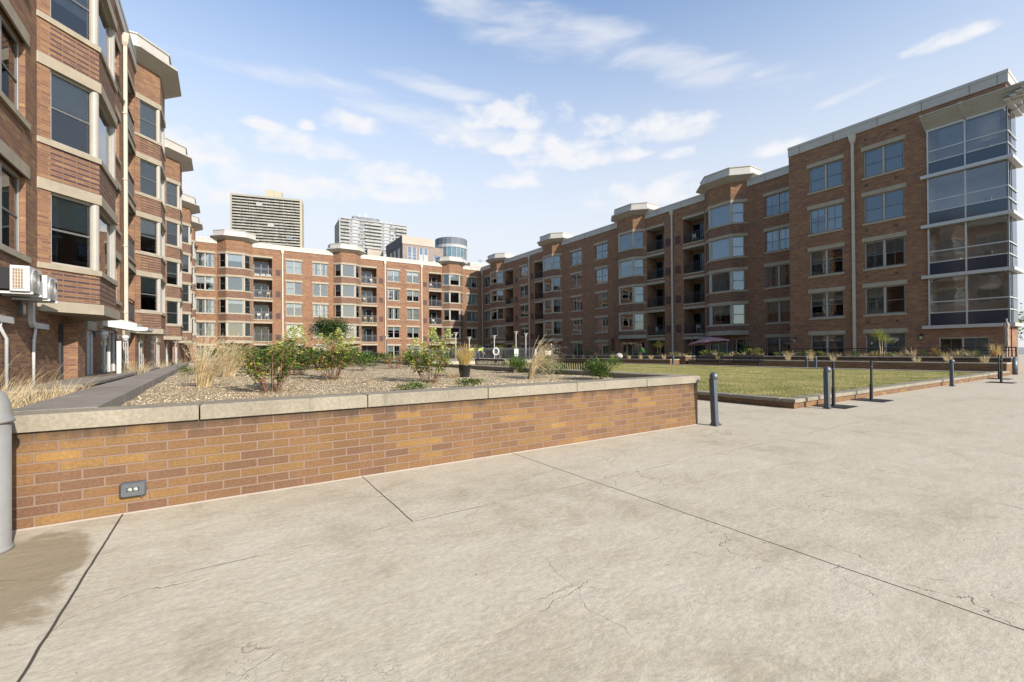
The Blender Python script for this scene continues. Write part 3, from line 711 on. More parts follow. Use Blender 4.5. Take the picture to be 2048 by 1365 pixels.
for k in range(5):
    for s in (-21.4, -38.2, -46.9, -31.0, -29.2): small_vents(right, s, ROW[k] + 0.55)
LB = [(15.25, 19.45), (29.6, 33.8), (42.6, 46.8), (56.2, 60.4), (64.2, 68.4)]
left = wing('left_apartment_wing', 'near brick apartment wing with stepped bays along the left edge of the photo', (-3.75, 0, 0), RAD(90), 1.0, 70.8, 13,
     [(12.4, 14.5), (23.4, 25.5), (35.6, 37.6), (49.6, 51.7), (53.2, 55.2)], LB, [(27.0, 29.5), (47.1, 49.2)], 2.98, 'black_metal', skip0=((12.4, 14.5), (23.4, 25.5)),
     doors=((19.85, 20.9, 0.3, 2.15, 0.12), (22.0, 24.6, 0.3, 2.3, 0.12)), grounds=False)
for s in (26.4, 47.0, 61.6): downpipe(left, s, 2.6)
for k in range(2, 5):
    small_vents(left, 20.9, ROW[k] + 0.55, 2); small_vents(left, 23.0, ROW[k] - 2.75, 1)
# ground floor of the left wing: pier, doors, lintels
m = MB(); m.box(17.1, 17.9, -0.34, 0.0, -0.05, 2.18); m.box(16.86, 17.1, -0.05, 0.0, -0.05, 2.18, 1); m.build('pier', ['brick_wall', 'interior'], left)  # dark strip beside the pier paints the shade of a narrow recess
def gdoor(a, b, z0, z1, n):
    d = MB(); d.box(a, b, 0.04, 0.1, z1 - 0.08, z1, 0)
    for i in range(n + 1): x = a + (b - a - 0.07) * i / n; d.box(x, x + 0.07, 0.03, 0.11, z0, z1 - 0.08, 0)
    d.face([(a, 0.08, z0), (b, 0.08, z0), (b, 0.08, z1), (a, 0.08, z1)], 1); d.face([(a, 0.3, z0), (b, 0.3, z0), (b, 0.3, z1), (a, 0.3, z1)], 2)
    D = d.build('door', ['frame_white', 'glass', 'blind_grey'], left)
    l = MB(); l.box(a - 0.1, b + 0.1, -0.05, 0.03, z1, z1 + 0.3); l.build('lintel', 'limestone', D)
gdoor(19.85, 20.9, 0.3, 2.15, 2); gdoor(22.0, 24.6, 0.3, 2.3, 3)
for a, b in ((26.2, 27.3), (30.6, 32.0), (35.2, 36.6), (38.0, 39.4), (44, 45.2), (52, 53.4)):
    d = MB(); d.box(a - 0.05, b + 0.05, -0.012, 0.0, 0.05, 2.1, 2); d.box(a, b, -0.03, -0.014, 2.0, 2.1, 0)
    for x in (a, (a + b) / 2 - 0.03, b - 0.06): d.box(x, x + 0.06, -0.035, -0.014, 0.05, 2.0, 0)
    d.face([(a, -0.02, 0.05), (b, -0.02, 0.05), (b, -0.02, 2.0), (a, -0.02, 2.0)], 1)
    d.box(a - 0.12, b + 0.12, -0.09, 0.0, 2.1, 2.4, 3)
    d.build('door', ['frame_white', 'glass', 'interior', 'limestone'], left)

# corner block with the glazed bay
BX = 36.1
blk = thing('corner_block', 'brick block with glazed corner bay nearest the right edge of the photo', 'apartment building', (BX, 0, 0), RAD(-90))
bw = [(-15.52, -13.42), (-12.2, -10.1)]
m = MB()
hol = [(a, b, ROW[k] - 2.09, ROW[k] - 0.28) for a, b in bw for k in range(5)] + [(-8.95, -5.7, 2.52, 14.75, 0.0), (-8.55, -6.45, 0.35, 1.95)]
wall_grid(m, -16.9, -5.7, -0.05, PB, hol)
m.face([(-16.9, 0, -0.05), (-16.9, 5, -0.05), (-16.9, 5, PB), (-16.9, 0, PB)], 0)
m.face([(-5.7, 0, -0.05), (-5.7, 0.45, -0.05), (-5.7, 0.45, 2.5), (-5.7, 0, 2.5)], 0); m.face([(-5.7, 0, 14.75), (-5.7, 2.25, 14.75), (-5.7, 2.25, PB), (-5.7, 0, PB)], 0)
m.box(-6.15, -5.7, 0.75, 2.25, -0.05, 2.45, 0)
m.face([(-6.9, 0.5, -0.05), (-5.75, 0.5, -0.05), (-5.75, 0.5, 2.5), (-6.9, 0.5, 2.5)], 0)
m.face([(-8.2, 2.25, -0.05), (-8.2, 14, -0.05), (-8.2, 14, PB), (-8.2, 2.25, PB)], 0); m.face([(-8.2, 2.25, -.05), (-5.7, 2.25, -.05), (-5.7, 2.25, PB), (-8.2, 2.25, PB)], 0)
m.face([(-16.9, 0.02, PB - 0.02), (-8.2, 0.02, PB - 0.02), (-8.2, 14, PB - 0.02), (-16.9, 14, PB - 0.02)], 1); m.face([(-8.2, 0.02, PB - 0.02), (-5.7, 0.02, PB - 0.02), (-5.7, 2.25, PB - 0.02), (-8.2, 2.25, PB - 0.02)], 1)
m.build('wall', ['brick_wall', 'roofing'], blk)
i = MB(); i.face([(-16.8, 2.4, 0), (-9.1, 2.4, 0), (-9.1, 2.4, PB - .1), (-16.8, 2.4, PB - .1)]); i.face([(-9.1, 0.2, 0), (-9.1, 2.4, 0), (-9.1, 2.4, PB - .1), (-9.1, .2, PB - .1)], 1)
i.face([(-9.1, 2.17, 0), (-5.9, 2.17, 0), (-5.9, 2.17, PB - .1), (-9.1, 2.17, PB - .1)], 1)
for zl in (2.68, 5.73, 8.80, 11.82, 14.85): i.box(-9.1, -5.85, 0.14, 2.17, zl - 0.25, zl - 0.02, 1)
for zl in (5.73, 8.80, 11.82): 
    i.box(-8.3, -7.7, 0.6, 1.1, zl, zl + 0.95, 2); i.box(-6.9, -6.3, 0.55, 1.2, zl, zl + 0.7, 1); i.box(-6.75, -6.45, 0.8, 1.0, zl + 0.7, zl + 1.15, 3)
i.build('interior', ['interior', 'room_wall', 'blind_pale', 'fabric_taupe'], blk)
for a, b, z0, z1 in ((-8.45, -7.36, 13.2, 14.6), (-7.28, -5.95, 13.0, 14.6), (-8.5, -7.36, 7.9, 8.55), (-7.28, -6.0, 4.6, 5.5)):
    s = MB(); s.face([(a, 0.12, z0), (b, 0.12, z0), (b, 0.12, z1), (a, 0.12, z1)]); s.build('roller_blind', 'room_wall', blk)
p = MB(); p.box(-16.9, -5.6, -0.09, 0.35, PB, PT - 0.2); p.box(-16.9, -5.6, -0.085, 0.35, PT - 0.2, PT - 0.185, 1); p.box(-16.92, -5.58, -0.11, 0.37, PT - 0.185, PT)
p.box(-5.95, -5.6, 0.35, 2.35, PB, PT - 0.19); p.box(-5.95, -5.58, 0.37, 2.35, PT - 0.185, PT)
for x in (-16.1, -13.9, -11.4, -9.2, -7.1, -6.0): p.box(x - 0.008, x + 0.008, -0.112, -0.05, PB + 0.002, PT - 0.002, 1)
p.build('parapet', ['parapet_panel', 'seam'], blk)
for a, b in bw:
    for k in range(5): add_window(blk, a, ROW[k] - 2.09, b - a)
d = MB(); d.box(-8.6, -6.4, 0.05, 0.12, 1.88, 1.96, 0); d.box(-8.6, -8.5, 0.05, 0.12, 0.35, 1.88, 0); d.box(-7.56, -7.48, 0.05, 0.12, 0.35, 1.88, 0); d.box(-6.5, -6.4, 0.05, 0.12, 0.35, 1.88, 0)
d.box(-8.04, -8.02, 0.07, 0.1, 0.35, 1.88, 1); d.box(-7.0, -6.98, 0.07, 0.1, 0.35, 1.88, 1); d.box(-8.5, -6.5, 0.07, 0.1, 0.85, 0.88, 1)
d.face([(-8.5, 0.1, .35), (-6.5, 0.1, .35), (-6.5, .1, 1.88), (-8.5, .1, 1.88)], 2); d.face([(-7.5, 0.16, .35), (-6.5, 0.16, .35), (-6.5, .16, 1.88), (-7.5, .16, 1.88)], 3)
d.build('ground_floor_window', ['frame', 'frame_dark', 'glass', 'blind_pale'], blk)
downpipe(blk, -12.78)
for k in range(5): small_vents(blk, -12.05, ROW[k] + 0.42); small_vents(blk, -10.5, ROW[k] + 0.42)
# curtain wall: spandrels, glass, bars, ledges
ZL = [2.68, 5.73, 8.80, 11.82]
cw = MB()
for j, zl in enumerate(ZL):
    zt = ZL[j + 1] - 0.22 if j < 3 else 14.70
    cw.face([(-8.95, -0.02, zl), (-5.7, -0.02, zl), (-5.7, -0.02, zl + 0.76), (-8.95, -0.02, zl + 0.76)], 1)
    cw.face([(-5.68, 0.0, zl), (-5.68, 2.25, zl), (-5.68, 2.25, zl + 0.76), (-5.68, 0.0, zl + 0.76)], 1)
    for zb in (zl + 0.76, zl + 1.42): cw.box(-8.95, -5.66, -0.06, -0.025, zb - 0.03, zb + 0.03, 0); cw.box(-5.66, -5.63, -0.06, 2.25, zb - 0.03, zb + 0.03, 0)
    for x in (-8.95, -7.32): cw.box(x - 0.035, x + 0.035, -0.08, -0.022, zl, zt, 0)
    cw.box(-5.72, -5.64, -0.05, 0.03, zl, zt, 2); cw.box(-5.67, -5.63, 0.72, 0.76, zl, zt, 2)
CW = cw.build('curtain_wall', ['alu', 'spandrel_blue', 'frame_dark'], blk)
for j, zl in enumerate(ZL):
    zt = ZL[j + 1] - 0.22 if j < 3 else 14.70
    gm = MB(); gm.face([(-8.95, -0.022, zl + 0.76), (-5.7, -0.022, zl + 0.76), (-5.7, -0.022, zt), (-8.95, -0.022, zt)]); gm.face([(-5.682, 0.0, zl + 0.76), (-5.682, 2.25, zl + 0.76), (-5.682, 2.25, zt), (-5.682, 0.0, zt)])
    gm.build('pane', 'glass_curtain', CW)
    l = MB(); l.box(-9.25, -5.42, -0.27, 0.02, zl - 0.19, zl, 0); l.box(-5.68, -5.42, 0.02, 2.35, zl - 0.19, zl, 0); l.build('ledge', 'alu', CW)
for a, b, zo in ((-9.05, -7.32, 0.0), (-7.28, -4.4, 0.0)):
    s = MB()
    for q in range(5):
        y0 = -0.15 - 0.20 * q; z = 14.62 + 0.13 * q
        s.obox((a, y0, z), (b, y0, z), 0.245, 0.05, 0, up=Vector((0, 0.35, 0.93)))
    for x in (a + 0.03, b - 0.6 if b > -5 else b - 0.03): s.obox((x, -0.03, 14.55), (x, -1.05, 15.2), 0.05, 0.12, 0)
    s.box(a + 0.05, min(b, -5.7), -0.10, -0.022, 14.45, 14.95)
    s.build('sunshade', 'alu', blk)
s = MB()
for q in range(5):
    x = -5.55 + 0.22 * q; z = 14.62 + 0.13 * q
    s.obox((x, -0.9, z), (x, 2.4, z), 0.24, 0.045, 0)
s.obox((-5.7, 1.0, 14.5), (-4.4, 1.0, 15.2), 0.05, 0.1); s.build('sunshade', 'alu', blk)

# ---------------------------------------------------------------- far buildings
t1 = thing('slab_tower', 'cream slab tower with rows of balconies, farthest left on the skyline', 'tower', (6.6, 531, 0), RAD(-13.8))
TW = 66.0; TH = 161.4; ff = 2.95
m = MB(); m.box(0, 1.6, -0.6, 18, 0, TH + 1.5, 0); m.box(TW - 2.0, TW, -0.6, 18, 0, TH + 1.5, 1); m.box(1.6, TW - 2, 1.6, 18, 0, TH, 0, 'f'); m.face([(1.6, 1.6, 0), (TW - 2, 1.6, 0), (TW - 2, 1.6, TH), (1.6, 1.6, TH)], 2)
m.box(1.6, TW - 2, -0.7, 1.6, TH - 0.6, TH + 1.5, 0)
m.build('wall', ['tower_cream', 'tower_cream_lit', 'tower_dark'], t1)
b = MB()
for k in range(34):
    z = TH - 0.6 - ff * (k + 1)
    b.box(1.6, TW - 2, -0.4, 1.6, z, z + 0.22, 0); b.box(1.6, TW - 2, -0.45, -0.3, z + 0.22, z + 1.25, 1)
    x = 1.6
    while x < TW - 3:
        w = rnd(2.0, 4.5)
        if random.random() < 0.62: b.box(x, min(TW - 2, x + w), 1.4, 1.58, z + 0.3, z + rnd(1.9, 2.5), random.choice((1, 0, 3)))
        x += w + rnd(0.3, 1.2)
    if random.random() < 0.35: x = rnd(3, TW - 14); b.box(x, x + rnd(4, 9), -0.42, -0.28, z + 1.25, z + ff, random.choice((4, 3)))
for j in range(1, 8): x = 1.6 + (TW - 3.6) * j / 8; b.box(x - 0.15, x + 0.15, -0.3, 1.58, 60, TH - 0.6, 2)
b.build('balcony_bands', ['tower_cream', 'tower_rail', 'tower_dark', 'tower_white', 'far_glass'], t1)
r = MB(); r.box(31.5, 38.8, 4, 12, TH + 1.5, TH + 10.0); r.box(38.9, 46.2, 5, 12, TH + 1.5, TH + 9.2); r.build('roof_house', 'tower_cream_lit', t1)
t2 = thing('white_balcony_tower', 'white and grey balcony tower with a dark side, second on the skyline', 'tower', (80.5, 382.2, 0), RAD(-3.2))
TW = 55.6; TH = 111.2; ff = 2.85
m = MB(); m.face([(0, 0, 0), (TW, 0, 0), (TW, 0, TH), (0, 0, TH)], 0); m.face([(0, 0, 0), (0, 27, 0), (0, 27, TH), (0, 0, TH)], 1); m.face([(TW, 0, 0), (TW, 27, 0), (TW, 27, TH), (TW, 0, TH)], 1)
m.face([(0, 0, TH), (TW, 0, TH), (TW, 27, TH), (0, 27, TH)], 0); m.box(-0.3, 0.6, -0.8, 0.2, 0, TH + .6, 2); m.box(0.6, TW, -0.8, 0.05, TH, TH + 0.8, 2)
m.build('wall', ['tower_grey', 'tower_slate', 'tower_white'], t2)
b = MB()
for k in range(28):
    z = TH - ff * (k + 1)
    for x0, x1, kind in ((0.6, 7.5, 0), (7.5, 14.5, 1), (14.5, 20, 2), (20, 27, 0), (27, 33.5, 0), (33.5, 40, 1), (40, 46, 2), (46, TW, 0)):
        if kind == 0: b.box(x0, x1, -1.5, 0, z, z + 0.2, 0); b.box(x0, x1, -1.55, -1.42, z + 0.2, z + 1.2, 2); b.box(x0 + .3, x1 - .3, -0.12, 0, z + 0.2, z + 2.3, 1 if random.random() < .75 else 0)
        elif kind == 1: b.box(x0, x1, -0.35, 0, z + 0.25, z + 2.55 if random.random() < .72 else z + 1.2, 0); b.box(x0 + 0.5, x0 + 2.4, -0.4, -0.33, z + 1.1, z + 2.3, 1)
        else:
            for q in range(4): b.box(x0 + q * (x1 - x0) / 4 + 0.1, x0 + (q + 1) * (x1 - x0) / 4 - 0.1, -0.25, 0, z + 0.9, z + 2.5, random.choice((1, 1, 0)))
            b.box(x0, x1, -0.3, 0, z, z + 0.9, random.choice((0, 2)))
    for q in range(8): b.box(-0.12, 0, 1 + q * 3.3, 3.2 + q * 3.3, z + 0.8, z + 2.3, 3)
b.build('balcony_bands', ['tower_white', 'tower_grey', 'tower_rail', 'far_glass'], t2)
r = MB(); r.box(11, 33, 3, 11, TH, TH + 4.2, 0); r.box(34, 44, 4, 10, TH + 1.2, TH + 1.5, 1)
for x in (35, 39, 43): r.box(x, x + .25, 5, 5.3, TH, TH + 3.2, 1)
r.box(17, 17.3, 6, 6.3, TH + 4, TH + 6.5, 1); r.box(22, 22.2, 6, 6.2, TH + 4, TH + 8.5, 1); r.build('roof_plant', ['tower_grey', 'alu'], t2)
t3 = thing('neighbour_brick_building', 'tan brick block with tall paired windows rising behind the rear wing', 'apartment building', (40.14, 115, 0))
m = MB(); h3 = 30.1
m.box(0, 8.6, 0, 14, 10, h3, 0, 'l'); m.face([(0, 0, 10), (0, 14, 10), (0, 14, h3), (0, 0, h3)], 1)
m.box(-0.15, 8.75, -0.15, 14, h3, h3 + 2.1, 2, 'l'); m.face([(-0.15, -0.15, h3), (-0.15, 14, h3), (-0.15, 14, h3 + 2.1), (-0.15, -0.15, h3 + 2.1)], 1)
m.box(-4.9, -0.3, 16, 30, 10, 31.2, 2, 'l'); m.face([(-4.9, 16, 10), (-4.9, 34, 10), (-4.9, 34, 31.2), (-4.9, 16, 31.2)], 1)
m.box(8.75, 12.6, 2, 14, 10, 30.6, 3); m.box(12.6, 14, 3, 14, 10, 28, 3)
m.build('wall', ['far_brick', 'far_shaded_side', 'far_stone', 'far_brick'], t3)
def farwin(x0, x1, z0, z1, y=-0.06, side=False):
    w = MB()
    if side: w.box(y, y + 0.05, x0, x1, z0, z1, 0)
    else:
        w.box(x0, x1, y, y + 0.05, z0, z1, 0); w.box(x0, x1, y - 0.02, y, z0 + (z1 - z0) * .28, z0 + (z1 - z0) * .28 + .12, 1); w.box(x0, x1, y - 0.02, y, z0 + (z1 - z0) * .5, z0 + (z1 - z0) * .5 + .1, 1)
        for x in (x0, x1): w.box(x - 0.1, x + 0.1, y - 0.03, y, z0, z1, 1)
        if random.random() < .4: w.box(x0 + .1, x1 - .1, y - 0.012, y - 0.001, z0, z0 + (z1 - z0) * .5, 1)
    w.build('window', ['far_glass', 'tower_white'], t3)
for z0, z1 in ((25.8, 29.4), (21.6, 24.8), (17, 20.6)):
    for x in (1.35, 2.75, 4.6, 6.0): farwin(x, x + 1.05, z0, z1)
    for y in (2.0, 5.4, 8.6): farwin(y, y + 1.7, z0 + .3, z1 - .2, -0.06, True)
    for y in (17, 20, 23, 26): farwin(y, y + 1.6, z0 + .3, z1 - .2, -4.96, True)
    farwin(9.6, 11.4, z0 + .3, z1 - 1, 1.93)
b = MB(); b.box(-2.4, 0, 8, 12, 25.0, 25.3); b.box(-2.4, -2.3, 8, 12, 25.3, 26.4); b.box(8.8, 12.9, 0.2, 2, 25.0, 25.3); b.box(8.8, 12.9, 0.2, .3, 25.3, 26.3); b.build('balcony', 'alu', t3)
cy = thing('round_glass_tower', 'round glass topped stair tower right of the tan brick block', 'tower', (60.2, 127.5, 0))
m = MB(); n = 22
m.lathe((0, 0, 0), [(5.0, 10), (5.0, 28.2)], n, 0, False); m.lathe((0, 0, 0), [(5.1, 28.2), (5.1, 29.6)], n, 1, False); m.lathe((0, 0, 0), [(4.9, 29.6), (4.9, 33.0)], n, 2, False); m.lathe((0, 0, 0), [(5.1, 33.0), (5.1, 33.9)], n, 1); m.lathe((0, 0, 0), [(5.0, 33.9), (5.0, 36.0)], n, 3)
for k in range(n): a = 2 * math.pi * k / n; m.obox((4.95 * math.cos(a), 4.95 * math.sin(a), 29.6), (4.95 * math.cos(a), 4.95 * math.sin(a), 33), 0.14, 0.14, 1)
m.build('drum', ['far_stone', 'tower_white', 'far_cyl_glass', 'tower_slate'], cy)
rh = thing('striped_roof_house', 'low pale roof house with horizontal bands behind the corner of the two wings', 'building', (52.4, 100, 0))
m = MB(); m.box(0, 8.5, 0, 6, 10, 23.8, 0)
for k in range(8): m.box(-0.03, 8.53, -0.05, 0.0, 20.2 + k * .45, 20.24 + k * .45, 1)
m.build('wall', ['parapet_panel', 'seam'], rh); m = MB(); m.box(4, 4.1, 2, 2.1, 23.8, 25.0); m.box(3.4, 4.8, 2, 2.1, 24.9, 25.05); m.build('aerial', 'grey_metal', rh)
# ---------------------------------------------------------------- near raised planter
pl = thing('raised_planter', 'big raised brick planter filled with gravel in the foreground, capped with concrete', 'planter', (0, 0, 0))
X1, Y0 = 7.22, 4.97; YB = 27.0
m = MB(); m.box(-3.6, X1, Y0, Y0 + 0.28, -0.02, 0.745, 0, 't'); m.box(X1 - 0.28, X1, Y0 + 0.28, YB, -0.02, 0.745, 0, 't'); m.box(-1.4, X1 - 0.28, YB - 0.28, YB, -0.02, 0.745, 0, 't')
m.build('wall', 'brick_planter', pl)
def slab(m, x0, x1, y0, y1, z0, z1, b=0.012):
    """coping block with a small worn bevel on its top edges"""
    m.ring([[(x0, y0, z0), (x1, y0, z0), (x1, y1, z0), (x0, y1, z0)], [(x0, y0, z1 - b), (x1, y0, z1 - b), (x1, y1, z1 - b), (x0, y1, z1 - b)],
            [(x0 + b, y0 + b, z1), (x1 - b, y0 + b, z1), (x1 - b, y1 - b, z1), (x0 + b, y1 - b, z1)]])
cuts = [-3.6, -1.70, -0.18, 1.32, 2.83, 4.32, 5.83, X1 + 0.04]
for a, b in zip(cuts, cuts[1:]):
    m = MB(); dz = rnd(-0.004, 0.004); slab(m, a + 0.006, b - 0.006, Y0 - 0.035 + rnd(-.004, .004), Y0 + 0.33, 0.750, 0.88 + dz); m.build('coping_stone', 'coping_concrete', pl)
y = Y0 + 0.33
while y < YB - 0.2:
    y2 = min(y + 1.52, YB + 0.04); m = MB(); slab(m, X1 - 0.33, X1 + 0.04, y + 0.006, y2 - 0.006, 0.750, 0.88 + rnd(-.003, .003)); m.build('coping_stone', 'coping_concrete', pl); y = y2
x = -1.4
while x < X1 - 0.4:
    x2 = min(x + 1.52, X1 - 0.34); m = MB(); slab(m, x + 0.006, x2 - 0.006, YB - 0.33, YB + 0.04, 0.750, 0.88); m.build('coping_stone', 'coping_concrete', pl); x = x2
m = MB(); m.box(-3.6, X1 - 0.25, Y0 + 0.26, Y0 + 0.3, 0.742, 0.7505); m.build('mortar_bed', 'seam', pl)
# dark concrete kerb wall running back along the left edge of the gravel
m = MB(); n = 14
for i in range(n):
    t0, t1 = i / n, (i + 1) / n; ya, yb = Y0 + 0.33 + t0 * 21.7, Y0 + 0.33 + t1 * 21.7 - 0.012
    ra, rb = -0.93 - 0.47 * t0, -0.93 - 0.47 * t1; la, lb = -1.50 - 0.28 * t0, -1.50 - 0.28 * t1
    m.prism([(la, ya), (ra, ya), (rb, yb), (lb, yb)], -0.02, 0.885)
tag(m.build('kerb_wall', 'ledge_concrete'), 'long dark concrete kerb wall running back between the gravel and the left wing', 'wall')
m = MB(); m.box(-3.4, -2.35, 11.6, 17.0, -0.02, 0.70); m.box(-2.62, -2.3, 11.9, 26, 0.70, 0.76)
tag(m.build('patio_kerb', 'ledge_concrete'), 'low concrete patio edge in front of the left wing doors', 'wall')
m = MB(); m.face([(-3.74, Y0 + 0.28, 0.66), (-1.4, Y0 + 0.28, 0.66), (-1.6, 27, 0.66), (-3.74, 27, 0.66)]); m.face([(-3.74, 27, .66), (-1.6, 27, .66), (-1.6, 27, 0), (-3.74, 27, 0)]); m.face([(-3.74, 27, .3), (-1.7, 27, .3), (-1.7, 70, .3), (-3.74, 70, .3)])
tag(m.build('bed_soil', 'soil'), kind='structure')
m = MB(); nx, ny = 60, 120
import mathutils.noise as MN
def gz(x, y): return 0.765 + 0.035 * MN.noise(Vector((x * 0.7, y * 0.7, 1))) + 0.012 * MN.noise(Vector((x * 3, y * 3, 5)))
vs = []
for j in range(ny + 1):
    for i in range(nx + 1):
        yy = Y0 + 0.25 + (YB - 0.3 - Y0 - 0.25) * (j / ny) ** 1.4; xx = -1.45 + (X1 - 0.25 + 1.45) * i / nx
        vs.append((xx, yy, gz(xx, yy)))
m.v = vs
for j in range(ny):
    for i in range(nx): a = j * (nx + 1) + i; m.f.append((a, a + 1, a + nx + 2, a + nx + 1)); m.m.append(0)
tag(m.build('gravel_bed', 'gravel', smooth=True, uv=False), kind='structure')
m = MB()
for i in range(21000):
    yy = Y0 + 0.34 + 11 * random.random() ** 2.1; xx = rnd(-1.25, X1 - 0.35)
    if xx < -0.95 - 0.02 * (yy - 5): continue
    r = rnd(0.006, 0.0135); z = gz(xx, yy) + r * 0.2; a = rnd(0, 6.28); ca, sa = math.cos(a) * r, math.sin(a) * r; f = rnd(0.55, 0.9); hh = r * rnd(0.5, 0.8)
    P = [(xx + ca, yy + sa, z), (xx - sa * f, yy + ca * f, z), (xx - ca, yy - sa, z + r * .1), (xx + sa * f, yy - ca * f, z)]
    T = (xx + rnd(-.3, .3) * r, yy + rnd(-.3, .3) * r, z + hh); mt = random.choice((0, 0, 1, 1, 2)); b0 = len(m.v); m.v += P + [T]
    for k in range(4): m.f.append((b0 + k, b0 + (k + 1) % 4, b0 + 4)); m.m.append(mt)
tag(m.build('gravel', ['pebble_tan', 'pebble_pale', 'pebble_brown'], uv=False), kind='stuff')

# light let into the planter wall
wl = thing('wall_light', 'small grey box light with two lamps set low in the planter wall', 'light', (-0.645, Y0, 0.20))
m = MB(); m.ring([[(x * w, -d, z * h) for x, z in ((-1, -.8), (-.85, -1), (.85, -1), (1, -.8), (1, .8), (.85, 1), (-.85, 1), (-1, .8))] for w, h, d in ((0.085, 0.062, 0.0), (0.088, 0.064, 0.035), (0.076, 0.052, 0.05))])
m.build('housing', 'grey_metal', wl)
m = MB(); m.box(-0.042, 0.042, -0.052, -0.049, -0.014, 0.018, 0); m.build('lens', 'glass', wl)
for s in (-1, 1):
    m = MB(); m.lathe((0, 0, 0), [(0.001, 0), (0.014, 0.001), (0.016, 0.004)], 10); o = m.build('lamp', 'petal_white', wl, True); o.location = (s * 0.019, -0.0505, 0.002); o.rotation_euler = (RAD(90), 0, 0)
m = MB(); m.box(0.086, 0.094, -0.02, -0.005, -0.01, 0.0); m.box(0.05, 0.066, -0.03, -0.01, -0.075, -0.062); m.build('bracket', 'grey_metal', wl)

# ---------------------------------------------------------------- bollards and rope posts
bb = thing('bullet_bollard', 'thick pale grey domed bollard cut by the left edge of the photo', 'bollard', (-1.385, 4.52, 0))
m = MB(); m.lathe((0, 0, 0), [(0.152, 0), (0.152, 0.02), (0.14, 0.03), (0.14, 0.88)], 32); m.build('shaft', 'bollard_grey', bb, True)
m = MB(); m.lathe((0, 0, 0), [(0.14, 0.88), (0.158, 0.885), (0.158, 0.905), (0.147, 0.91), (0.145, 0.96), (0.135, 1.02), (0.112, 1.08), (0.075, 1.12), (0.035, 1.138), (0.001, 1.14)], 32); m.build('cap', 'bollard_grey', bb, True)
def light_bollard(loc, lean, label, h=0.95):
    t = thing('light_bollard', label, 'bollard', loc, 0, 'leaning light bollards'); t.rotation_euler = (RAD(0.5), RAD(lean), 0)
    m = MB(); w = 0.047; m.ring([[(x * w, y * w, z) for x, y in ((-1, -.92), (-.92, -1), (.92, -1), (1, -.92), (1, .92), (.92, 1), (-.92, 1), (-1, .92))] for z in (0.05, h - 0.11)]); m.build('shaft', 'post_blue_grey', t)
    m = MB(); m.lathe((0, 0, 0), [(0.05, h - 0.125), (0.07, h - 0.115), (0.072, h - 0.08), (0.064, h - 0.04), (0.044, h - 0.01), (0.018, h), (0.001, h)], 18); o = m.build('cap', 'grey_metal', t, True); o.location = (0.016, -0.012, 0)
    m = MB(); m.box(-0.065, 0.085, -0.07, 0.07, 0.0, 0.022); m.box(-0.055, 0.06, -0.056, 0.056, 0.022, 0.052)
    for x in (-1, 1): m.lathe((0.075 * x, -0.07, 0.022), [(0.008, 0), (0.008, 0.012)], 6)
    m.build('foot', 'grey_metal', t)
light_bollard((7.30, 4.68, 0), -4.5, 'blue grey square light bollard leaning by the corner of the raised planter')
light_bollard((11.36, 4.56, 0), -3.0, 'blue grey square light bollard at the near corner of the lawn kerb')
light_bollard((21.3, 4.72, 0), -5.0, 'blue grey square light bollard leaning halfway along the near lawn kerb')
def stanchion(loc, lean, label, rz):
    t = thing('stanchion', label, 'post', loc, rz, 'black posts on square plates')
    m = MB(); s = 0.36; m.ring([[(x * s, y * s, z) for x, y in ((-1, -1), (1, -1), (1, 1), (-1, 1))] for s, z in ((s, 0.0), (s, 0.012), (s - 0.02, 0.018))]); m.build('base_plate', 'black_metal', t)
    m = MB(); lx = math.tan(RAD(lean)); p = lambda z: (lx * z, 0, z)
    m.tube([p(0.018), p(0.42), p(0.425), p(1.0)], [0.037, 0.037, 0.026, 0.026], 14); m.build('pole', 'black_metal', t, False)
    m = MB(); m.lathe((lx * 1.0, 0, 1.0), [(0.03, 0), (0.03, 0.03), (0.012, 0.038)], 12); m.build('cap', 'black_metal', t)
    m = MB(); m.lathe((lx * 0.5, 0, 0.86), [(0.031, 0), (0.031, 0.03)], 12); o = m.build('band', 'grey_metal', t); 
stanchion((11.93, 4.66, 0), 0.3, 'black post on a plate right beside the light bollard at the lawn corner', 0.03)
stanchion((14.06, 4.64, 0), 1.8, 'black post on a square plate standing alone before the near lawn kerb', 0.02)
stanchion((27.6, 4.66, 0), -0.5, 'upright black post near the far right end of the lawn kerb', 0.0)
stanchion((24.75, 4.12, 0), 4.0, 'black post tilting to the right, nearest the photo edge', 0.0)
for (x, y, lb) in ((32.4, 4.96, 'thick blue grey round bollard in front of the planter corner at the photo edge'), (33.4, 5.6, 'blue grey round bollard half hidden behind the thicker looking one')):
    t = thing('round_bollard', lb, 'bollard', (x, y, 0), 0, 'round bollards at the right edge')
    m = MB(); m.lathe((0, 0, 0), [(0.125, 0), (0.125, 0.8)], 20); m.build('shaft', 'post_blue_grey', t, True); m = MB(); m.lathe((0, 0, 0), [(0.125, 0.8), (0.13, 0.81), (0.115, 0.85), (0.06, 0.88), (0.001, 0.885)], 20); m.build('cap', 'post_blue_grey', t, True)

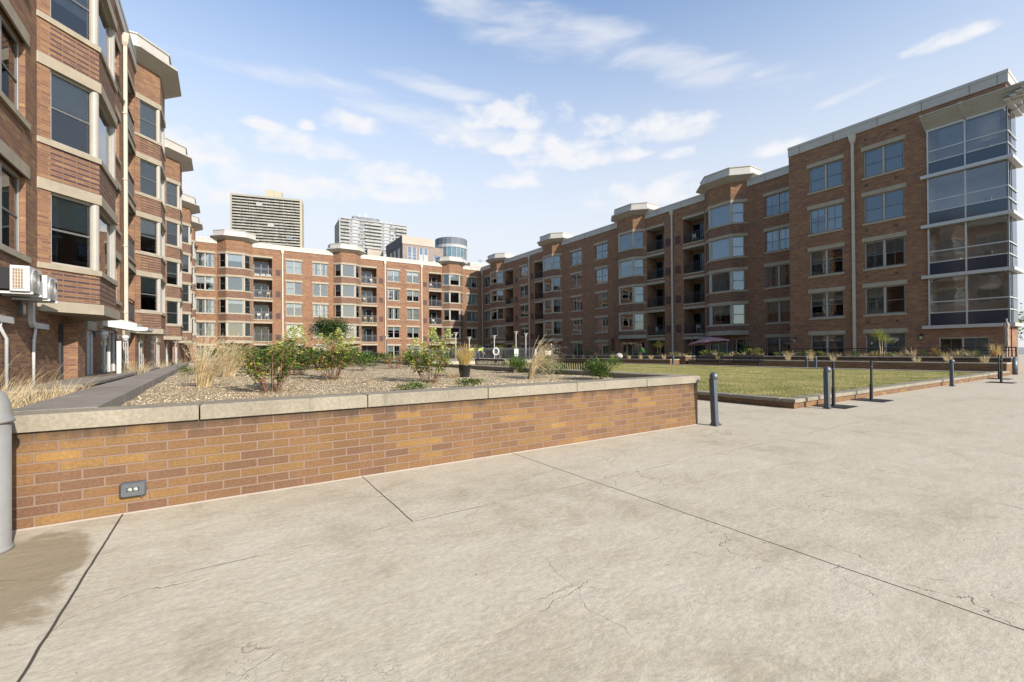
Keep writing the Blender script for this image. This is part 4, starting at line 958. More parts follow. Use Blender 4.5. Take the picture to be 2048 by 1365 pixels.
# ---------------------------------------------------------------- lawn with kerb
kb = thing('lawn_kerb', 'low brick kerb with pale cap stones framing the lawn', 'kerb', (0, 0, 0))
LX0, LX1, LY0, LY1 = 10.75, 29.5, 4.97, 36.0
m = MB()
m.box(LX0, 31.3, LY0, LY0 + 0.25, -0.02, 0.135, 0, 't'); m.box(LX0, LX0 + 0.25, LY0 + 0.25, LY1, -0.02, 0.135, 0, 't'); m.box(LX1 - 0.25, LX1, LY0 + 0.25, LY1, -0.02, 0.135, 0, 't'); m.box(LX0, LX1, LY1, LY1 + 0.25, -0.02, 0.135, 0, 't')
m.build('wall', 'brick_planter', kb)
def capline(x0, y0, x1, y1, w, step, mat):
    L = math.hypot(x1 - x0, y1 - y0); n = max(1, round(L / step))
    mm = MB()
    for i in range(n):
        a, b = i / n, (i + 1) / n
        xa, ya, xb, yb = x0 + (x1 - x0) * a, y0 + (y1 - y0) * a, x0 + (x1 - x0) * b, y0 + (y1 - y0) * b
        if abs(x1 - x0) > abs(y1 - y0): slab(mm, xa + 0.006, xb - 0.006, ya - w / 2, ya + w / 2, 0.138, 0.22 + rnd(-.003, .003))
        else: slab(mm, xa - w / 2, xa + w / 2, ya + 0.006, yb - 0.006, 0.138, 0.22 + rnd(-.003, .003))
    return mm.build('cap', mat, kb)
capline(LX0 - 0.03, LY0 + 0.12, 31.3, LY0 + 0.12, 0.31, 1.2, 'coping_concrete'); capline(LX0 + 0.12, LY0 + 0.29, LX0 + 0.12, LY1, 0.31, 1.2, 'coping_concrete'); capline(LX1 - 0.12, LY0 + 0.29, LX1 - 0.12, LY1, 0.31, 1.2, 'coping_pale'); capline(LX0, LY1 + 0.14, LX1, LY1 + 0.14, 0.28, 1.2, 'coping_pale')
m = MB(); nx, ny = 40, 60; vs = []
def lz(x, y): return 0.165 + 0.03 * MN.noise(Vector((x * .4, y * .4, 3))) + 0.012 * MN.noise(Vector((x * 2.2, y * 2.2, 7)))
for j in range(ny + 1):
    for i in range(nx + 1): xx = LX0 + 0.2 + (LX1 - LX0 - 0.4) * i / nx; yy = LY0 + 0.2 + (LY1 - LY0) * (j / ny); vs.append((xx, yy, lz(xx, yy)))
m.v = vs
for j in range(ny):
    for i in range(nx): a = j * (nx + 1) + i; m.f.append((a, a + 1, a + nx + 2, a + nx + 1)); m.m.append(0)
tag(m.build('lawn', 'lawn_turf', smooth=True, uv=False), kind='structure')
m = MB()
for i in range(85000):
    u = random.random() ** 1.9; xx = LX0 + 0.28 + (LX1 - LX0 - 0.56) * random.random() ** 1.5; yy = LY0 + 0.28 + (LY1 - LY0 - 0.4) * u
    pt = MN.noise(Vector((xx * .9, yy * .9, 0))) + 0.6 * MN.noise(Vector((xx * 3.1, yy * 3.1, 4))) + rnd(-.45, .45)
    h = rnd(0.02, 0.045) * (1.25 if pt > 0.1 else 1); w = rnd(0.003, 0.006) * (1 + yy * 0.05); a = rnd(0, 3.14); dx, dy = math.cos(a) * w, math.sin(a) * w; z = lz(xx, yy) - 0.004
    lx, ly = rnd(-1, 1) * h * .7, rnd(-1, 1) * h * .7
    b0 = len(m.v); m.v += [(xx - dx, yy - dy, z), (xx + dx, yy + dy, z), (xx + lx, yy + ly, z + h)]; m.f.append((b0, b0 + 1, b0 + 2)); m.m.append(0 if pt > 0.32 else (1 if pt > -0.15 else 2))
for i in range(5200):
    e = random.random(); s = rnd(0.0, 0.07)
    xx, yy = (LX0 + 0.27 + s, LY0 + .27 + 14 * random.random() ** 1.4) if e < .4 else (LX0 + .3 + 19 * random.random() ** 1.3, LY0 + 0.27 + s)
    h = rnd(.03, .085); w = rnd(.003, .006); a = rnd(0, 3.14); dx, dy = math.cos(a) * w, math.sin(a) * w; z = lz(xx, yy) - .004; b0 = len(m.v)
    m.v += [(xx - dx, yy - dy, z), (xx + dx, yy + dy, z), (xx + rnd(-.9, .5) * h, yy + rnd(-.9, .5) * h, z + h)]; m.f.append((b0, b0 + 1, b0 + 2)); m.m.append(random.choice((0, 1, 1, 2)))
tag(m.build('grass', ['blade_green', 'blade_olive', 'blade_dry'], uv=False), kind='stuff')

# ---------------------------------------------------------------- stepped planters on the far right side of the lawn
def tier(name, label, x0, x1, y0, y1, z, soilz):
    t = thing(name, label, 'planter', (0, 0, 0), 0, 'stepped planters beyond the lawn')
    m = MB(); w = 0.2
    m.box(x0, x1, y0, y0 + w, -0.02, z - 0.06, 0, 't'); m.box(x0, x0 + w, y0 + w, y1 - w, -0.02, z - 0.06, 0, 't'); m.box(x0, x1, y1 - w, y1, -0.02, z - 0.06, 0, 't'); m.box(x1 - w, x1, y0 + w, y1 - w, -0.02, z - 0.06, 0, 't'); m.build('wall', 'brick_planter', t)
    m = MB(); slab(m, x0 - 0.02, x1 + 0.02, y0 - 0.02, y0 + 0.26, z - 0.058, z); slab(m, x0 - 0.02, x0 + 0.26, y0 + 0.262, y1 - 0.262, z - 0.058, z); slab(m, x0 - 0.02, x1 + 0.02, y1 - 0.26, y1 + 0.02, z - 0.058, z); m.build('cap', 'coping_pale', t)
    m = MB(); m.face([(x0 + w, y0 + w, soilz), (x1 - w, y0 + w, soilz), (x1 - w, y1 - w, soilz), (x0 + w, y1 - w, soilz)]); m.build('soil', 'soil', t)
tier('low_planter', 'low front brick planter in shade behind the two benches', 31.1, 32.05, 5.0, 22.2, 0.60, 0.52)
tier('upper_planter', 'upper brick planter with grasses in front of the black railing', 32.07, 33.2, 5.0, 21.9, 0.86, 0.80)
tier('low_planter', 'low front planter with a sunlit end, left of the benches', 29.9, 31.15, 23.0, 31.2, 0.58, 0.50)
tier('upper_planter', 'upper planter carrying the small multi trunk tree and the rock', 31.17, 32.6, 22.5, 30.8, 0.84, 0.78)
tier('low_planter', 'farthest low planter, beyond the gap with the bollards', 29.9, 31.15, 32.2, 44.0, 0.56, 0.48)
tier('upper_planter', 'farthest upper planter, below the ground floor doors', 31.17, 32.6, 31.8, 44.0, 0.82, 0.76)
for x, y, lb in ((29.75, 31.6, 'grey square bollard in the gap between the farthest low planters'), (29.75, 22.6, 'grey square bollard beside the sunlit planter end left of the benches'), (29.9, 13.1, 'grey square bollard right of the benches, the left of a pair'), (29.9, 12.6, 'grey square bollard right of the benches, the right of a pair')):
    t = thing('square_bollard', lb, 'bollard', (x, y, 0), 0, 'square bollards along the far path')
    m = MB(); m.box(-0.06, 0.06, -0.06, 0.06, 0, 0.78); m.build('shaft', 'post_blue_grey', t); m = MB(); m.lathe((0, 0, 0.78), [(0.075, 0), (0.08, 0.03), (0.05, 0.08), (0.001, 0.09)], 12); m.build('cap', 'grey_metal', t, True)
def rail_run(name, label, p0, p1, h, mat, n_post, bars=0.12, cat='railing'):
    t = thing(name, label, cat, (0, 0, 0)); p0, p1 = Vector(p0), Vector(p1); d = p1 - p0; L = d.length
    m = MB(); up = Vector((0, 0, 1))
    for z, s in ((h, 0.05), (h - 0.14, 0.03), (0.1, 0.03)): m.obox(p0 + up * z, p1 + up * z, s, s)
    n = int(L / bars)
    for i in range(n + 1): q = p0 + d * (i / n); m.obox(q + up * 0.1, q + up * (h - 0.14), 0.016, 0.016)
    m.build('panel', mat, t)
    for i in range(n_post + 1): q = p0 + d * (i / n_post); m = MB(); m.obox(q, q + up * (h + 0.03), 0.055, 0.055); m.build('post', mat, t)
    return t
rail_run('patio_railing', 'black railing along the patios of the corner block', (33.15, 5.0, 0.3), (33.15, 16.6, 0.3), 1.03, 'black_metal', 6)
rail_run('patio_railing', 'black railing in front of the sunlit rear wing, behind the shrubs', (19.6, 58, 0.5), (30.5, 58, 0.5), 1.1, 'black_metal', 5)

def bench(loc, rz, label, w, mat, group, hb=0.86):
    t = thing('bench', label, 'bench', loc, rz, group)          # faces local +y
    m = MB(); n = int(w / 0.085)
    m.obox((-w / 2, -0.235, hb), (w / 2, -0.235, hb), 0.05, 0.06); m.obox((-w / 2, -0.165, 0.44), (w / 2, -0.165, 0.44), 0.035, 0.04)
    for i in range(n + 1): x = -w / 2 + w * i / n; m.obox((x, -0.165, 0.45), (x, -0.235, hb - 0.02), 0.042, 0.014)
    m.build('backrest', mat, t)
    m = MB(); n = int(w / 0.085)
    for i in range(n + 1): x = -w / 2 + w * i / n; m.obox((x, -0.15, 0.43), (x, 0.30, 0.44), 0.042, 0.014)
    m.obox((-w / 2, 0.30, 0.43), (w / 2, 0.30, 0.43), 0.04, 0.05); m.build('seat', mat, t)
    for x in (-w / 2 - 0.02, w / 2 + 0.02):
        m = MB(); m.obox((x, -0.14, 0.0), (x, -0.16, 0.46), 0.045, 0.045); m.obox((x, 0.27, 0.0), (x, 0.27, 0.64), 0.045, 0.045); m.obox((x, -0.2, 0.65), (x, 0.31, 0.65), 0.05, 0.03); m.obox((x, -0.15, 0.45), (x, -0.24, hb + .02), 0.045, 0.045); m.obox((x, -0.17, 0.4), (x, 0.28, 0.4), 0.04, 0.04)
        m.build('side_frame', mat, t)
    return t
bench((7.62, 12.78, 0), RAD(-90), 'dark slatted bench behind the raised planter, left of the green shrub', 1.85, 'bench_brown', 'benches with their backs to the raised planter', 1.06)
bench((7.62, 8.75, 0), RAD(-90), 'dark slatted bench behind the raised planter, right of the arching grass', 1.75, 'bench_brown', 'benches with their backs to the raised planter', 1.06)
bench((30.35, 17.1, 0), RAD(90), 'black metal bench beyond the lawn, the right one of two', 2.0, 'black_metal', 'black benches beyond the lawn', 0.92)
bench((30.35, 20.0, 0), RAD(90), 'black metal bench beyond the lawn, under the plum parasol', 2.1, 'black_metal', 'black benches beyond the lawn', 0.92)

# ---------------------------------------------------------------- pool terrace far left of centre
m = MB(); m.box(13.5, 29.0, 38.0, 56, -0.02, 0.42); tag(m.build('pool_terrace', 'coping_pale'), kind='structure')
rail_run('pool_fence', 'grey metal pool fence beyond the lawn', (14.0, 38.05, 0.42), (28.6, 38.05, 0.42), 1.2, 'grey_metal', 8, 0.11, 'fence')
rail_run('gate', 'light grey metal gate panel at the right end of the pool fence', (29.8, 38.0, 0.3), (31.6, 37.4, 0.3), 1.35, 'grey_metal', 1, 0.13, 'gate')
t = thing('gate_post', 'tall pale blue post beside the pool gate', 'post', (29.75, 38.1, 0)); m = MB(); m.box(-.06, .06, -.06, .06, 0, 1.95); m.build('shaft', 'post_blue_grey', t); m = MB(); m.lathe((0, 0, 1.95), [(.08, 0), (.08, .05), (.03, .14), (.001, .16)], 10); m.build('cap', 'white_metal', t, True)
LAMPS = [(20.9, 40.2, 2.9, 'grey pole lamp beside the rear wing corner, second from left'), (23.9, 40.3, 3.1, 'pole lamp above the life ring'), (26.5, 40.1, 3.55, 'tallest looking pole lamp, right of the life ring'), (27.3, 39.4, 3.35, 'rightmost pole lamp, near the arching grass'), (19.3, 40, 3.32, 'pole lamp in front of the sunlit bay of the rear wing'), (13.0, 42.0, 3.0, 'dark pole lamp standing before the sunlit windows of the rear wing')]
L0_ = None
for x, y, z, lb in LAMPS:
    t = thing('pole_lamp', lb, 'lamp', (x, y, 0.3), 0, 'pole lamps round the pool'); m = MB(); m.tube([(0, 0, 0), (0, 0, z - 0.75)], 0.055, 10); m.build('pole', 'grey_metal' if y > 41 else 'alu', t)
    m = MB(); m.lathe((0, 0, z - 0.75), [(0.06, 0), (0.08, 0.04), (0.2, 0.28), (0.22, 0.30)], 16, 0, False); m.build('lamp_shade', 'blind_pale', t, True)
    m = MB(); m.lathe((0, 0, z - 0.45), [(0.30, 0.0), (0.30, 0.03), (0.05, 0.06)], 16); m.build('top_disc', 'alu', t)
t = thing('life_ring', 'white life ring hung on its post by the pool fence', 'life ring', (22.62, 37.85, 0.0), RAD(-32))
m = MB(); rings = []
for k in range(24):
    a = 2 * math.pi * k / 24; rings.append([(math.cos(a) * (0.27 + 0.075 * math.cos(b)), -0.1 + 0.075 * math.sin(b), 1.3 + math.sin(a) * (0.33 + 0.075 * math.cos(b))) for b in (2 * math.pi * q / 10 for q in range(10))])
rings.append(rings[0]); m.ring(rings, 0, True, False); m.build('ring', 'white_plastic', t, True)
m = MB(); m.box(-0.07, 0.07, -0.03, 0.05, 0, 1.75); m.box(-0.3, 0.3, -0.03, 0.03, 1.6, 1.72); m.build('post', 'grey_metal', t)
for x, z, w, h, mt, lb in ((25.1, 1.18, 0.5, 0.75, 'white_plastic', 'white notice board on the pool fence, right of the life ring'), (27.55, 1.12, 0.2, 0.7, 'white_plastic', 'narrow white notice on the pool fence'), (29.2, 1.12, 0.75, 0.42, 'petal_white', 'pale pink notice beside the pool gate')):
    t = thing('notice_board', lb, 'sign', (x, 37.95, z)); m = MB(); m.box(-w / 2, w / 2, -0.02, 0.0, -h / 2, h / 2); m.build('panel', mt, t)
    m = MB()
    for k in range(5): m.box(-w * .36, w * rnd(.1, .36), -0.024, -0.021, h * (.3 - k * .14) - .012, h * (.3 - k * .14) + .012)
    m.build('lettering', 'grey_metal', t)
# ---------------------------------------------------------------- plants
def ribbon(m, pts, w0, w1, mat, side=None):
    n = len(pts)
    for i in range(n):
        p = Vector(pts[i]); d = Vector(pts[min(i + 1, n - 1)]) - Vector(pts[max(i - 1, 0)])
        if side is None: side = Vector((rnd(-1, 1), rnd(-1, 1), 0))
        s = d.cross(side.cross(d)).normalized() if False else side.normalized()
        w = (w0 + (w1 - w0) * i / (n - 1)) / 2
        m.v += [tuple(p - s * w), tuple(p + s * w)]
    b = len(m.v) - 2 * n
    for i in range(n - 1): m.f.append((b + 2 * i, b + 2 * i + 1, b + 2 * i + 3, b + 2 * i + 2)); m.m.append(mat)
def grass_clump(name, label, loc, h, spread, n, lean=(0, 0), mats=('straw', 'straw_pale', 'straw_brown'), w=0.006, base=0.07, plume=0.0, arch=0.35, group=None, root=None):
    m = MB(); pm = MB()
    for i in range(n):
        a = rnd(0, 6.283); r = base * math.sqrt(random.random()); hh = h * rnd(0.45, 1.0) * (1 if random.random() < .8 else .6); sp = spread * rnd(0.15, 1.0) * hh / h
        dx, dy = math.cos(a) * sp + lean[0] * hh / h * rnd(.6, 1.1), math.sin(a) * sp + lean[1] * hh / h * rnd(.6, 1.1)
        b = Vector((math.cos(a) * r, math.sin(a) * r, 0)); pts = []
        dr = arch * rnd(0.3, 1.3) * math.hypot(dx, dy) * 0.9
        for k in range(6):
            t = k / 5; pts.append(b + Vector((dx * (0.35 * t + 0.65 * t * t), dy * (0.35 * t + 0.65 * t * t), hh * t - dr * t ** 3)))
        mt = random.choices(range(len(mats)), [5, 4, 2][:len(mats)])[0]
        ribbon(m, pts, w, w * 0.35, mt)
        if plume and (random.random() < plume):
            tip, d = pts[-1], (pts[-1] - pts[-2]).normalized()
            for q in range(16):
                p = pts[4] + (tip - pts[4]) * (q / 12); v = Vector((rnd(-1, 1), rnd(-1, 1), rnd(-.6, .4))) * 0.022 + d * 0.03
                ribbon(pm, [p, p + v], 0.004, 0.002, 0)
    if root is None:
        t = thing(name, label, 'grass', loc, 0, group)
    else: t = root
    m.build('blades', list(mats), t, uv=False)
    if pm.f: pm.build('plumes', mats[1], t, uv=False)
    return t
def leaf(m, p, d, size, mat, fold=0.25, wid=0.5):
    """pointed leaf: two halves folded along the midrib"""
    d = d.normalized(); s = d.cross(Vector((rnd(-.4, .4), rnd(-.4, .4), 1)))
    if s.length < 1e-3: s = Vector((1, 0, 0))
    s.normalize(); u = s.cross(d).normalized()
    a = p; b = p + d * size * 0.45 + s * size * wid * 0.5 + u * size * fold * 0.3; c = p + d * size - u * size * 0.15; e = p + d * size * 0.45 - s * size * wid * 0.5 + u * size * fold * 0.3; mid = p + d * size * 0.5
    i = len(m.v); m.v += [tuple(a), tuple(b), tuple(c), tuple(e), tuple(mid)]
    m.f += [(i, i + 4, i + 1), (i + 1, i + 4, i + 2), (i, i + 3, i + 4), (i + 3, i + 2, i + 4)]; m.m += [mat] * 4
LEAFS = ['leaf_dark', 'leaf_mid', 'leaf_lime', 'leaf_yellow', 'leaf_rust', 'leaf_tan']
def hydrangea(label, loc, h, r, nst, heads, seed, lsz=0.09, wts=(3, 5, 4, 2), lowdry=0.5, dens=1.0, group='hydrangeas in the gravel'):
    random.seed(seed); t = thing('hydrangea', label, 'shrub', loc, 0, group)
    st, lf = MB(), MB(); tops = []
    for i in range(nst):
        a = 6.283 * i / nst + rnd(-.4, .4); R = r * rnd(0.25, 1.0); H = h * rnd(0.6, 1.0) * (1.0 if i >= heads else 1.04)
        b = Vector((math.cos(a) * 0.10 * rnd(.3, 1.4), math.sin(a) * 0.10 * rnd(.3, 1.4), 0)); e = Vector((math.cos(a) * R, math.sin(a) * R, H * (0.88 if R > .7 * r and i >= heads else 1)))
        mid = b.lerp(e, 0.5) + Vector((math.cos(a) * R * .12, math.sin(a) * R * .12, -0.03)); pts = [b, b.lerp(mid, .5), mid, mid.lerp(e, .5) + Vector((0, 0, .02)), e]
        st.tube(pts, [0.006, 0.0055, 0.005, 0.004, 0.002], 5, 0, False)
        # side twigs
        for q in range(3):
            tt = rnd(.3, .8); p = b.lerp(e, tt); v = Vector((rnd(-1, 1), rnd(-1, 1), rnd(.3, 1))).normalized() * rnd(.08, .2); st.tube([p, p + v], [0.004, 0.002], 4, 0, False)
            for w in range(int(4 * dens)):
                z = (p + v * rnd(.3, 1)); fr = z.z / h; mt = random.choices((0, 1, 2, 3, 4, 5), list(wts) + [lowdry * max(0, .75 - fr) * 6, lowdry * max(0, .6 - fr) * 6])[0]
                leaf(lf, z, Vector((rnd(-1, 1), rnd(-1, 1), rnd(-.5, .3))), lsz * rnd(.5, 1.1), mt)
        nl = int(24 * dens)
        for q in range(nl):
            tt = 1 - 0.62 * random.random() ** 1.2; p = b.lerp(mid, tt * 2) if tt < .5 else mid.lerp(e, tt * 2 - 1); aa = rnd(0, 6.283)
            d = Vector((math.cos(aa), math.sin(aa), rnd(-.35, .35))); fr = p.z / h; mt = random.choices((0, 1, 2, 3, 4, 5), list(wts) + [lowdry * max(0, .75 - fr) * 5, lowdry * max(0, .6 - fr) * 5])[0]
            leaf(lf, p + d * 0.03, d, lsz * rnd(.6, 1.25), mt)
        for q in range(3):                                                   # dead leaves low on the stem
            if random.random() < lowdry: p = b.lerp(e, rnd(.05, .4)); leaf(lf, p, Vector((rnd(-1, 1), rnd(-1, 1), rnd(-1, .2))), lsz * rnd(.4, .7), random.choice((4, 5)))
        if i < heads: tops.append(e)
    for e in tops:
        s = rnd(.8, 1.2); ax = Vector((rnd(-.25, .25), rnd(-.25, .25), 1)).normalized(); fl = MB()
        for q in range(150):
            tt = random.random() ** .8; rad = 0.10 * s * (1 - tt) ** .6 * random.random() ** .4; a = rnd(0, 6.283); p = e + ax * (tt * 0.21 * s - .03) + Vector((math.cos(a) * rad, math.sin(a) * rad, 0))
            leaf(fl, p, Vector((math.cos(a), math.sin(a), rnd(-.3, .9))), rnd(.03, .048), 0 if random.random() < .78 else 1, .1, 1.0)
        fl.build('flower_head', ['petal_cream', 'leaf_lime'], t, uv=False)
    st.build('stems', 'stem_red', t, uv=False); lf.build('leaves', LEAFS, t, uv=False)
    return t
def shrub(name, label, loc, h, r, n, lsz, wts, seed, cat='shrub', group=None, upright=0.3, stems=9, clump=7, stemmat='bark', leafgap=0.0):
    random.seed(seed); t = thing(name, label, cat, loc, 0, group); st, lf = MB(), MB()
    C = []
    for i in range(clump): a = rnd(0, 6.283); q = r * 0.62 * math.sqrt(random.random()); C.append((Vector((math.cos(a) * q, math.sin(a) * q, h * rnd(0.3, 0.72))), r * rnd(.32, .55), h * rnd(.2, .34)))
    for c, cr, chh in C: st.tube([(rnd(-.04, .04), rnd(-.04, .04), 0), (c.x * .4, c.y * .4, c.z * .5), tuple(c)], [0.012 * h + .003, 0.008 * h + .002, 0.003], 5, 0, False)
    for i in range(n):
        c, cr, chh = random.choice(C); v = Vector((random.gauss(0, 1), random.gauss(0, 1), random.gauss(0, 1))).normalized() * random.random() ** .4
        p = c + Vector((v.x * cr, v.y * cr, v.z * chh))
        if p.z < leafgap: p.z = leafgap + rnd(0, .05)
        d = Vector((v.x + rnd(-.5, .5), v.y + rnd(-.5, .5), v.z * .5 + upright + rnd(-.3, .5)))
        mt = random.choices(range(len(wts)), wts)[0]; leaf(lf, p, d, lsz * rnd(.6, 1.2), mt, .2, .48)
    st.build('stems', stemmat, t, uv=False); lf.build('leaves', LEAFS[:len(wts)], t, uv=False)
    return t
def tree(name, label, loc, h, crown_r, crown_h, trunks, n, lsz, wts, seed, group=None, tr=0.03, twist=.25, barkm='bark'):
    random.seed(seed); t = thing(name, label, 'tree', loc, 0, group); tk, lf = MB(), MB(); cz = h - crown_h * 0.55; C = []
    for i in range(trunks):
        a = 6.283 * i / trunks + rnd(-.5, .5); b = Vector((math.cos(a) * tr * 2 * (trunks > 1), math.sin(a) * tr * 2 * (trunks > 1), 0)); e = Vector((math.cos(a) * crown_r * .35 * (trunks > 1), math.sin(a) * crown_r * .35 * (trunks > 1), cz - crown_h * .15))
        tk.tube([b, b.lerp(e, .5) + Vector((rnd(-1, 1), rnd(-1, 1), 0)) * twist * tr * 2, e], [tr, tr * .8, tr * .55], 8)
        for q in range(6):
            aa = rnd(0, 6.283); rr = crown_r * rnd(.45, .85); ee = Vector((e.x * .4 + math.cos(aa) * rr, e.y * .4 + math.sin(aa) * rr, cz + rnd(-.42, .42) * crown_h)); s = b.lerp(e, rnd(.8, 1)); mid = s.lerp(ee, .5) + Vector((0, 0, .06))
            tk.tube([s, mid, ee], [tr * .42, tr * .28, tr * .1], 5, 0, False); C.append(ee); C.append(mid)
    C.append(Vector((0, 0, cz + .3 * crown_h)))
    for i in range(n):
        c = random.choice(C); v = Vector((random.gauss(0, 1), random.gauss(0, 1), random.gauss(0, .8))) * crown_r * .22; p = c + v
        leaf(lf, p, Vector((rnd(-1, 1), rnd(-1, 1), rnd(-.6, .5))), lsz * rnd(.6, 1.2), random.choices(range(len(wts)), wts)[0], .2, .5)
    tk.build('trunk', barkm, t, uv=False); lf.build('crown', LEAFS[:len(wts)], t, uv=False)
    return t
GZ = 0.765; LATER = []
random.seed(11)
# big clumps in the gravel
g1 = grass_clump('grass_clump', 'tall tan grass clump leaning right at the left end of the gravel bed', (-0.28, 9.2, GZ), 1.08, 0.62, 430, (0.40, 0.06), ('straw', 'straw_pale', 'straw_brown'), 0.006, 0.10, 0.7, .95)
g2 = grass_clump('grass_clump', 'arching fountain of tan grass before the right hand bench', (5.42, 7.66, GZ), 1.12, 0.22, 420, (0.70, -0.12), ('straw', 'straw_pale', 'straw_brown'), 0.006, 0.06, 0.75, 1.05)
g3 = grass_clump('grass_clump', 'feathery tan grass behind the leaning clump', (0.10, 13.0, GZ), 1.0, 0.55, 420, (0.45, 0.1), ('straw_brown', 'straw', 'straw_pale'), 0.007, 0.14, 0.8, .5)
for k, (x, y, hh, r) in enumerate(((0.9, 15.2, .7, .7), (2.3, 16.2, .8, .8), (3.2, 17.5, .7, .8), (0.2, 17.5, .8, .8), (4.4, 18.4, .65, .8), (1.2, 23.0, .9, 1.0), (5.6, 19.5, .6, .7))):
    LATER.append((x, y, hh, r, k))
pt = thing('plant_pot', 'black plastic nursery pot standing on the gravel', 'pot', (4.53, 8.95, GZ))
m = MB(); m.lathe((0, 0, 0), [(0.105, 0.0), (0.14, 0.255), (0.15, 0.26), (0.15, 0.285), (0.138, 0.285), (0.132, 0.24)], 26, 0, False); m.build('pot_body', 'black_plastic', pt, True)
m = MB(); m.lathe((0, 0, 0.235), [(0.133, 0), (0.08, .012), (0.001, .015)], 18); m.build('soil', 'soil', pt)
grass_clump('grass_clump', 'golden green grass growing in the black pot', (4.53, 8.95, GZ + 0.24), 0.55, 0.36, 420, (0.02, 0), ('straw_gold', 'straw', 'leaf_lime'), 0.006, 0.10, 0.1, .3)
grass_clump('grass_clump', 'limp straw hanging on the left of the black pot', (4.20, 8.85, GZ), 0.22, 0.25, 110, (-0.05, -.05), ('straw', 'straw_brown'), 0.005, 0.13, 0, .6)
hydrangea('hydrangea with three pale flower heads nearest the leaning grass clump', (0.63, 7.72, GZ), 0.88, 0.50, 21, 6, 21, .085, (3, 5, 4, 2), .6, 1.2)
hydrangea('tall hydrangea with brown lower leaves, second from the left in the gravel', (2.0, 10.3, GZ), 0.96, 0.58, 23, 7, 22, .09, (4, 5, 4, 2), .9, 1.25)
hydrangea('hydrangea with reddish lower leaves beside the black pot', (3.30, 7.95, GZ), 0.84, 0.48, 18, 6, 23, .095, (1, 4, 6, 3), .55, 1.15)
hydrangea('half bare rust coloured hydrangea in the middle of the gravel', (5.05, 15.4, GZ), 0.60, 0.5, 14, 0, 24, .085, (1, 1, 1, 2), 1.6, .8)
hydrangea('green hydrangea behind the one nearest the leaning grass', (1.55, 12.6, GZ), 0.85, 0.8, 22, 3, 25, .10, (7, 5, 2, 1), .3, 1.7)
hydrangea('hydrangea at the back left of the gravel bed', (1.15, 19.5, GZ), 0.95, 1.0, 22, 3, 26, .13, (7, 5, 2, 1), .2, 1.7)
hydrangea('grey green hydrangea at the back of the gravel below the tree', (3.3, 19.0, GZ), 0.8, 1.0, 20, 2, 27, .13, (7, 5, 1, 1), .2, 1.7)
shrub('rose_shrub', 'dark green twiggy shrub left of the middle of the gravel', (3.64, 14.0, GZ), 0.62, 0.62, 900, .06, (7, 5, 1, .5, .3), 31, leafgap=.1)
shrub('round_shrub', 'bright green leafy shrub right of the left bench', (6.6, 10.05, GZ), 0.54, 0.46, 2600, .045, (3, 6, 2), 32, upright=.5)
shrub('round_shrub', 'green shrub half hidden by the arching grass', (6.6, 8.5, GZ), 0.44, 0.42, 2000, .045, (3, 6, 2), 33, upright=.5)
shrub('round_shrub', 'dense green shrub at the right corner of the gravel bed', (6.25, 6.4, GZ), 0.46, 0.42, 3200, .04, (5, 5, 2), 34, upright=.5)
for x, y, r, s, lb in ((2.35, 6.25, .3, 35, 'low green ground plant by the coping, the left of two'), (3.35, 6.35, .26, 36, 'low green ground plant by the coping, the right of two'), (-0.72, 14.8, .34, 37, 'small green tuft beside the kerb wall')):
    shrub('ground_plant', lb, (x, y, GZ), 0.14 if s < 37 else .26, r, 420, .05, (3, 5, 2, .6), s, 'plant', 'low plants in the gravel', .2, leafgap=.0)
for x, y, s, lb in ((5.8, 15.9, 38, 'left of two soft green shrubs behind the rust hydrangea'), (6.35, 15.5, 39, 'right of two soft green shrubs behind the rust hydrangea'), (4.7, 21, 40, 'dim shrub at the back edge of the gravel'), (0.3, 23.5, 41, 'dark shrub at the far left of the gravel'), (2.4, 24.8, 42, 'dark broad shrub at the back of the gravel')):
    shrub('soft_shrub', lb, (x, y, GZ), 0.55 if s < 40 else .8, .45 if s < 40 else .95, 1100 if s < 40 else 1700, .07 if s < 40 else .1, (5, 5, 1), s, 'shrub', 'soft shrubs at the back of the gravel', .5)
tree('round_tree', 'small dark green round headed tree in front of the sunlit rear wing', (4.75, 24.6, 0.7), 2.4, .92, 1.1, 2, 6500, .11, (8, 3, .5), 51, None, .045)
for x, y, hh, r, k in LATER:
    shrub('leafy_shrub', 'leafy green shrub in the crowded back half of the gravel bed', (x, y, GZ), hh, r, 1500, .10, ((6, 5, 1), (4, 5, 2, .5), (7, 4, .5))[k % 3], 400 + k, 'shrub', 'leafy shrubs in the back of the gravel', .35)
random.seed(6); m = MB()
for i in range(900):
    cx, cyy = random.choice(((0.63, 7.72), (2.0, 10.3), (3.3, 7.95), (5.05, 15.4), (2.2, 8.6), (4.6, 9.6), (1.2, 9.4))); x, y = cx + random.gauss(0, .42), cyy + random.gauss(0, .42)
    if y < Y0 + .4 or x > X1 - .4 or x < -.8: continue
    leaf(m, Vector((x, y, gz(x, y) + .012)), Vector((rnd(-1, 1), rnd(-1, 1), rnd(-.05, .25))), rnd(.02, .05), random.choice((0, 1, 1, 2)), .3, .6)
tag(m.build('fallen_leaves', ['leaf_rust', 'leaf_tan', 'straw_brown'], uv=False), kind='stuff')
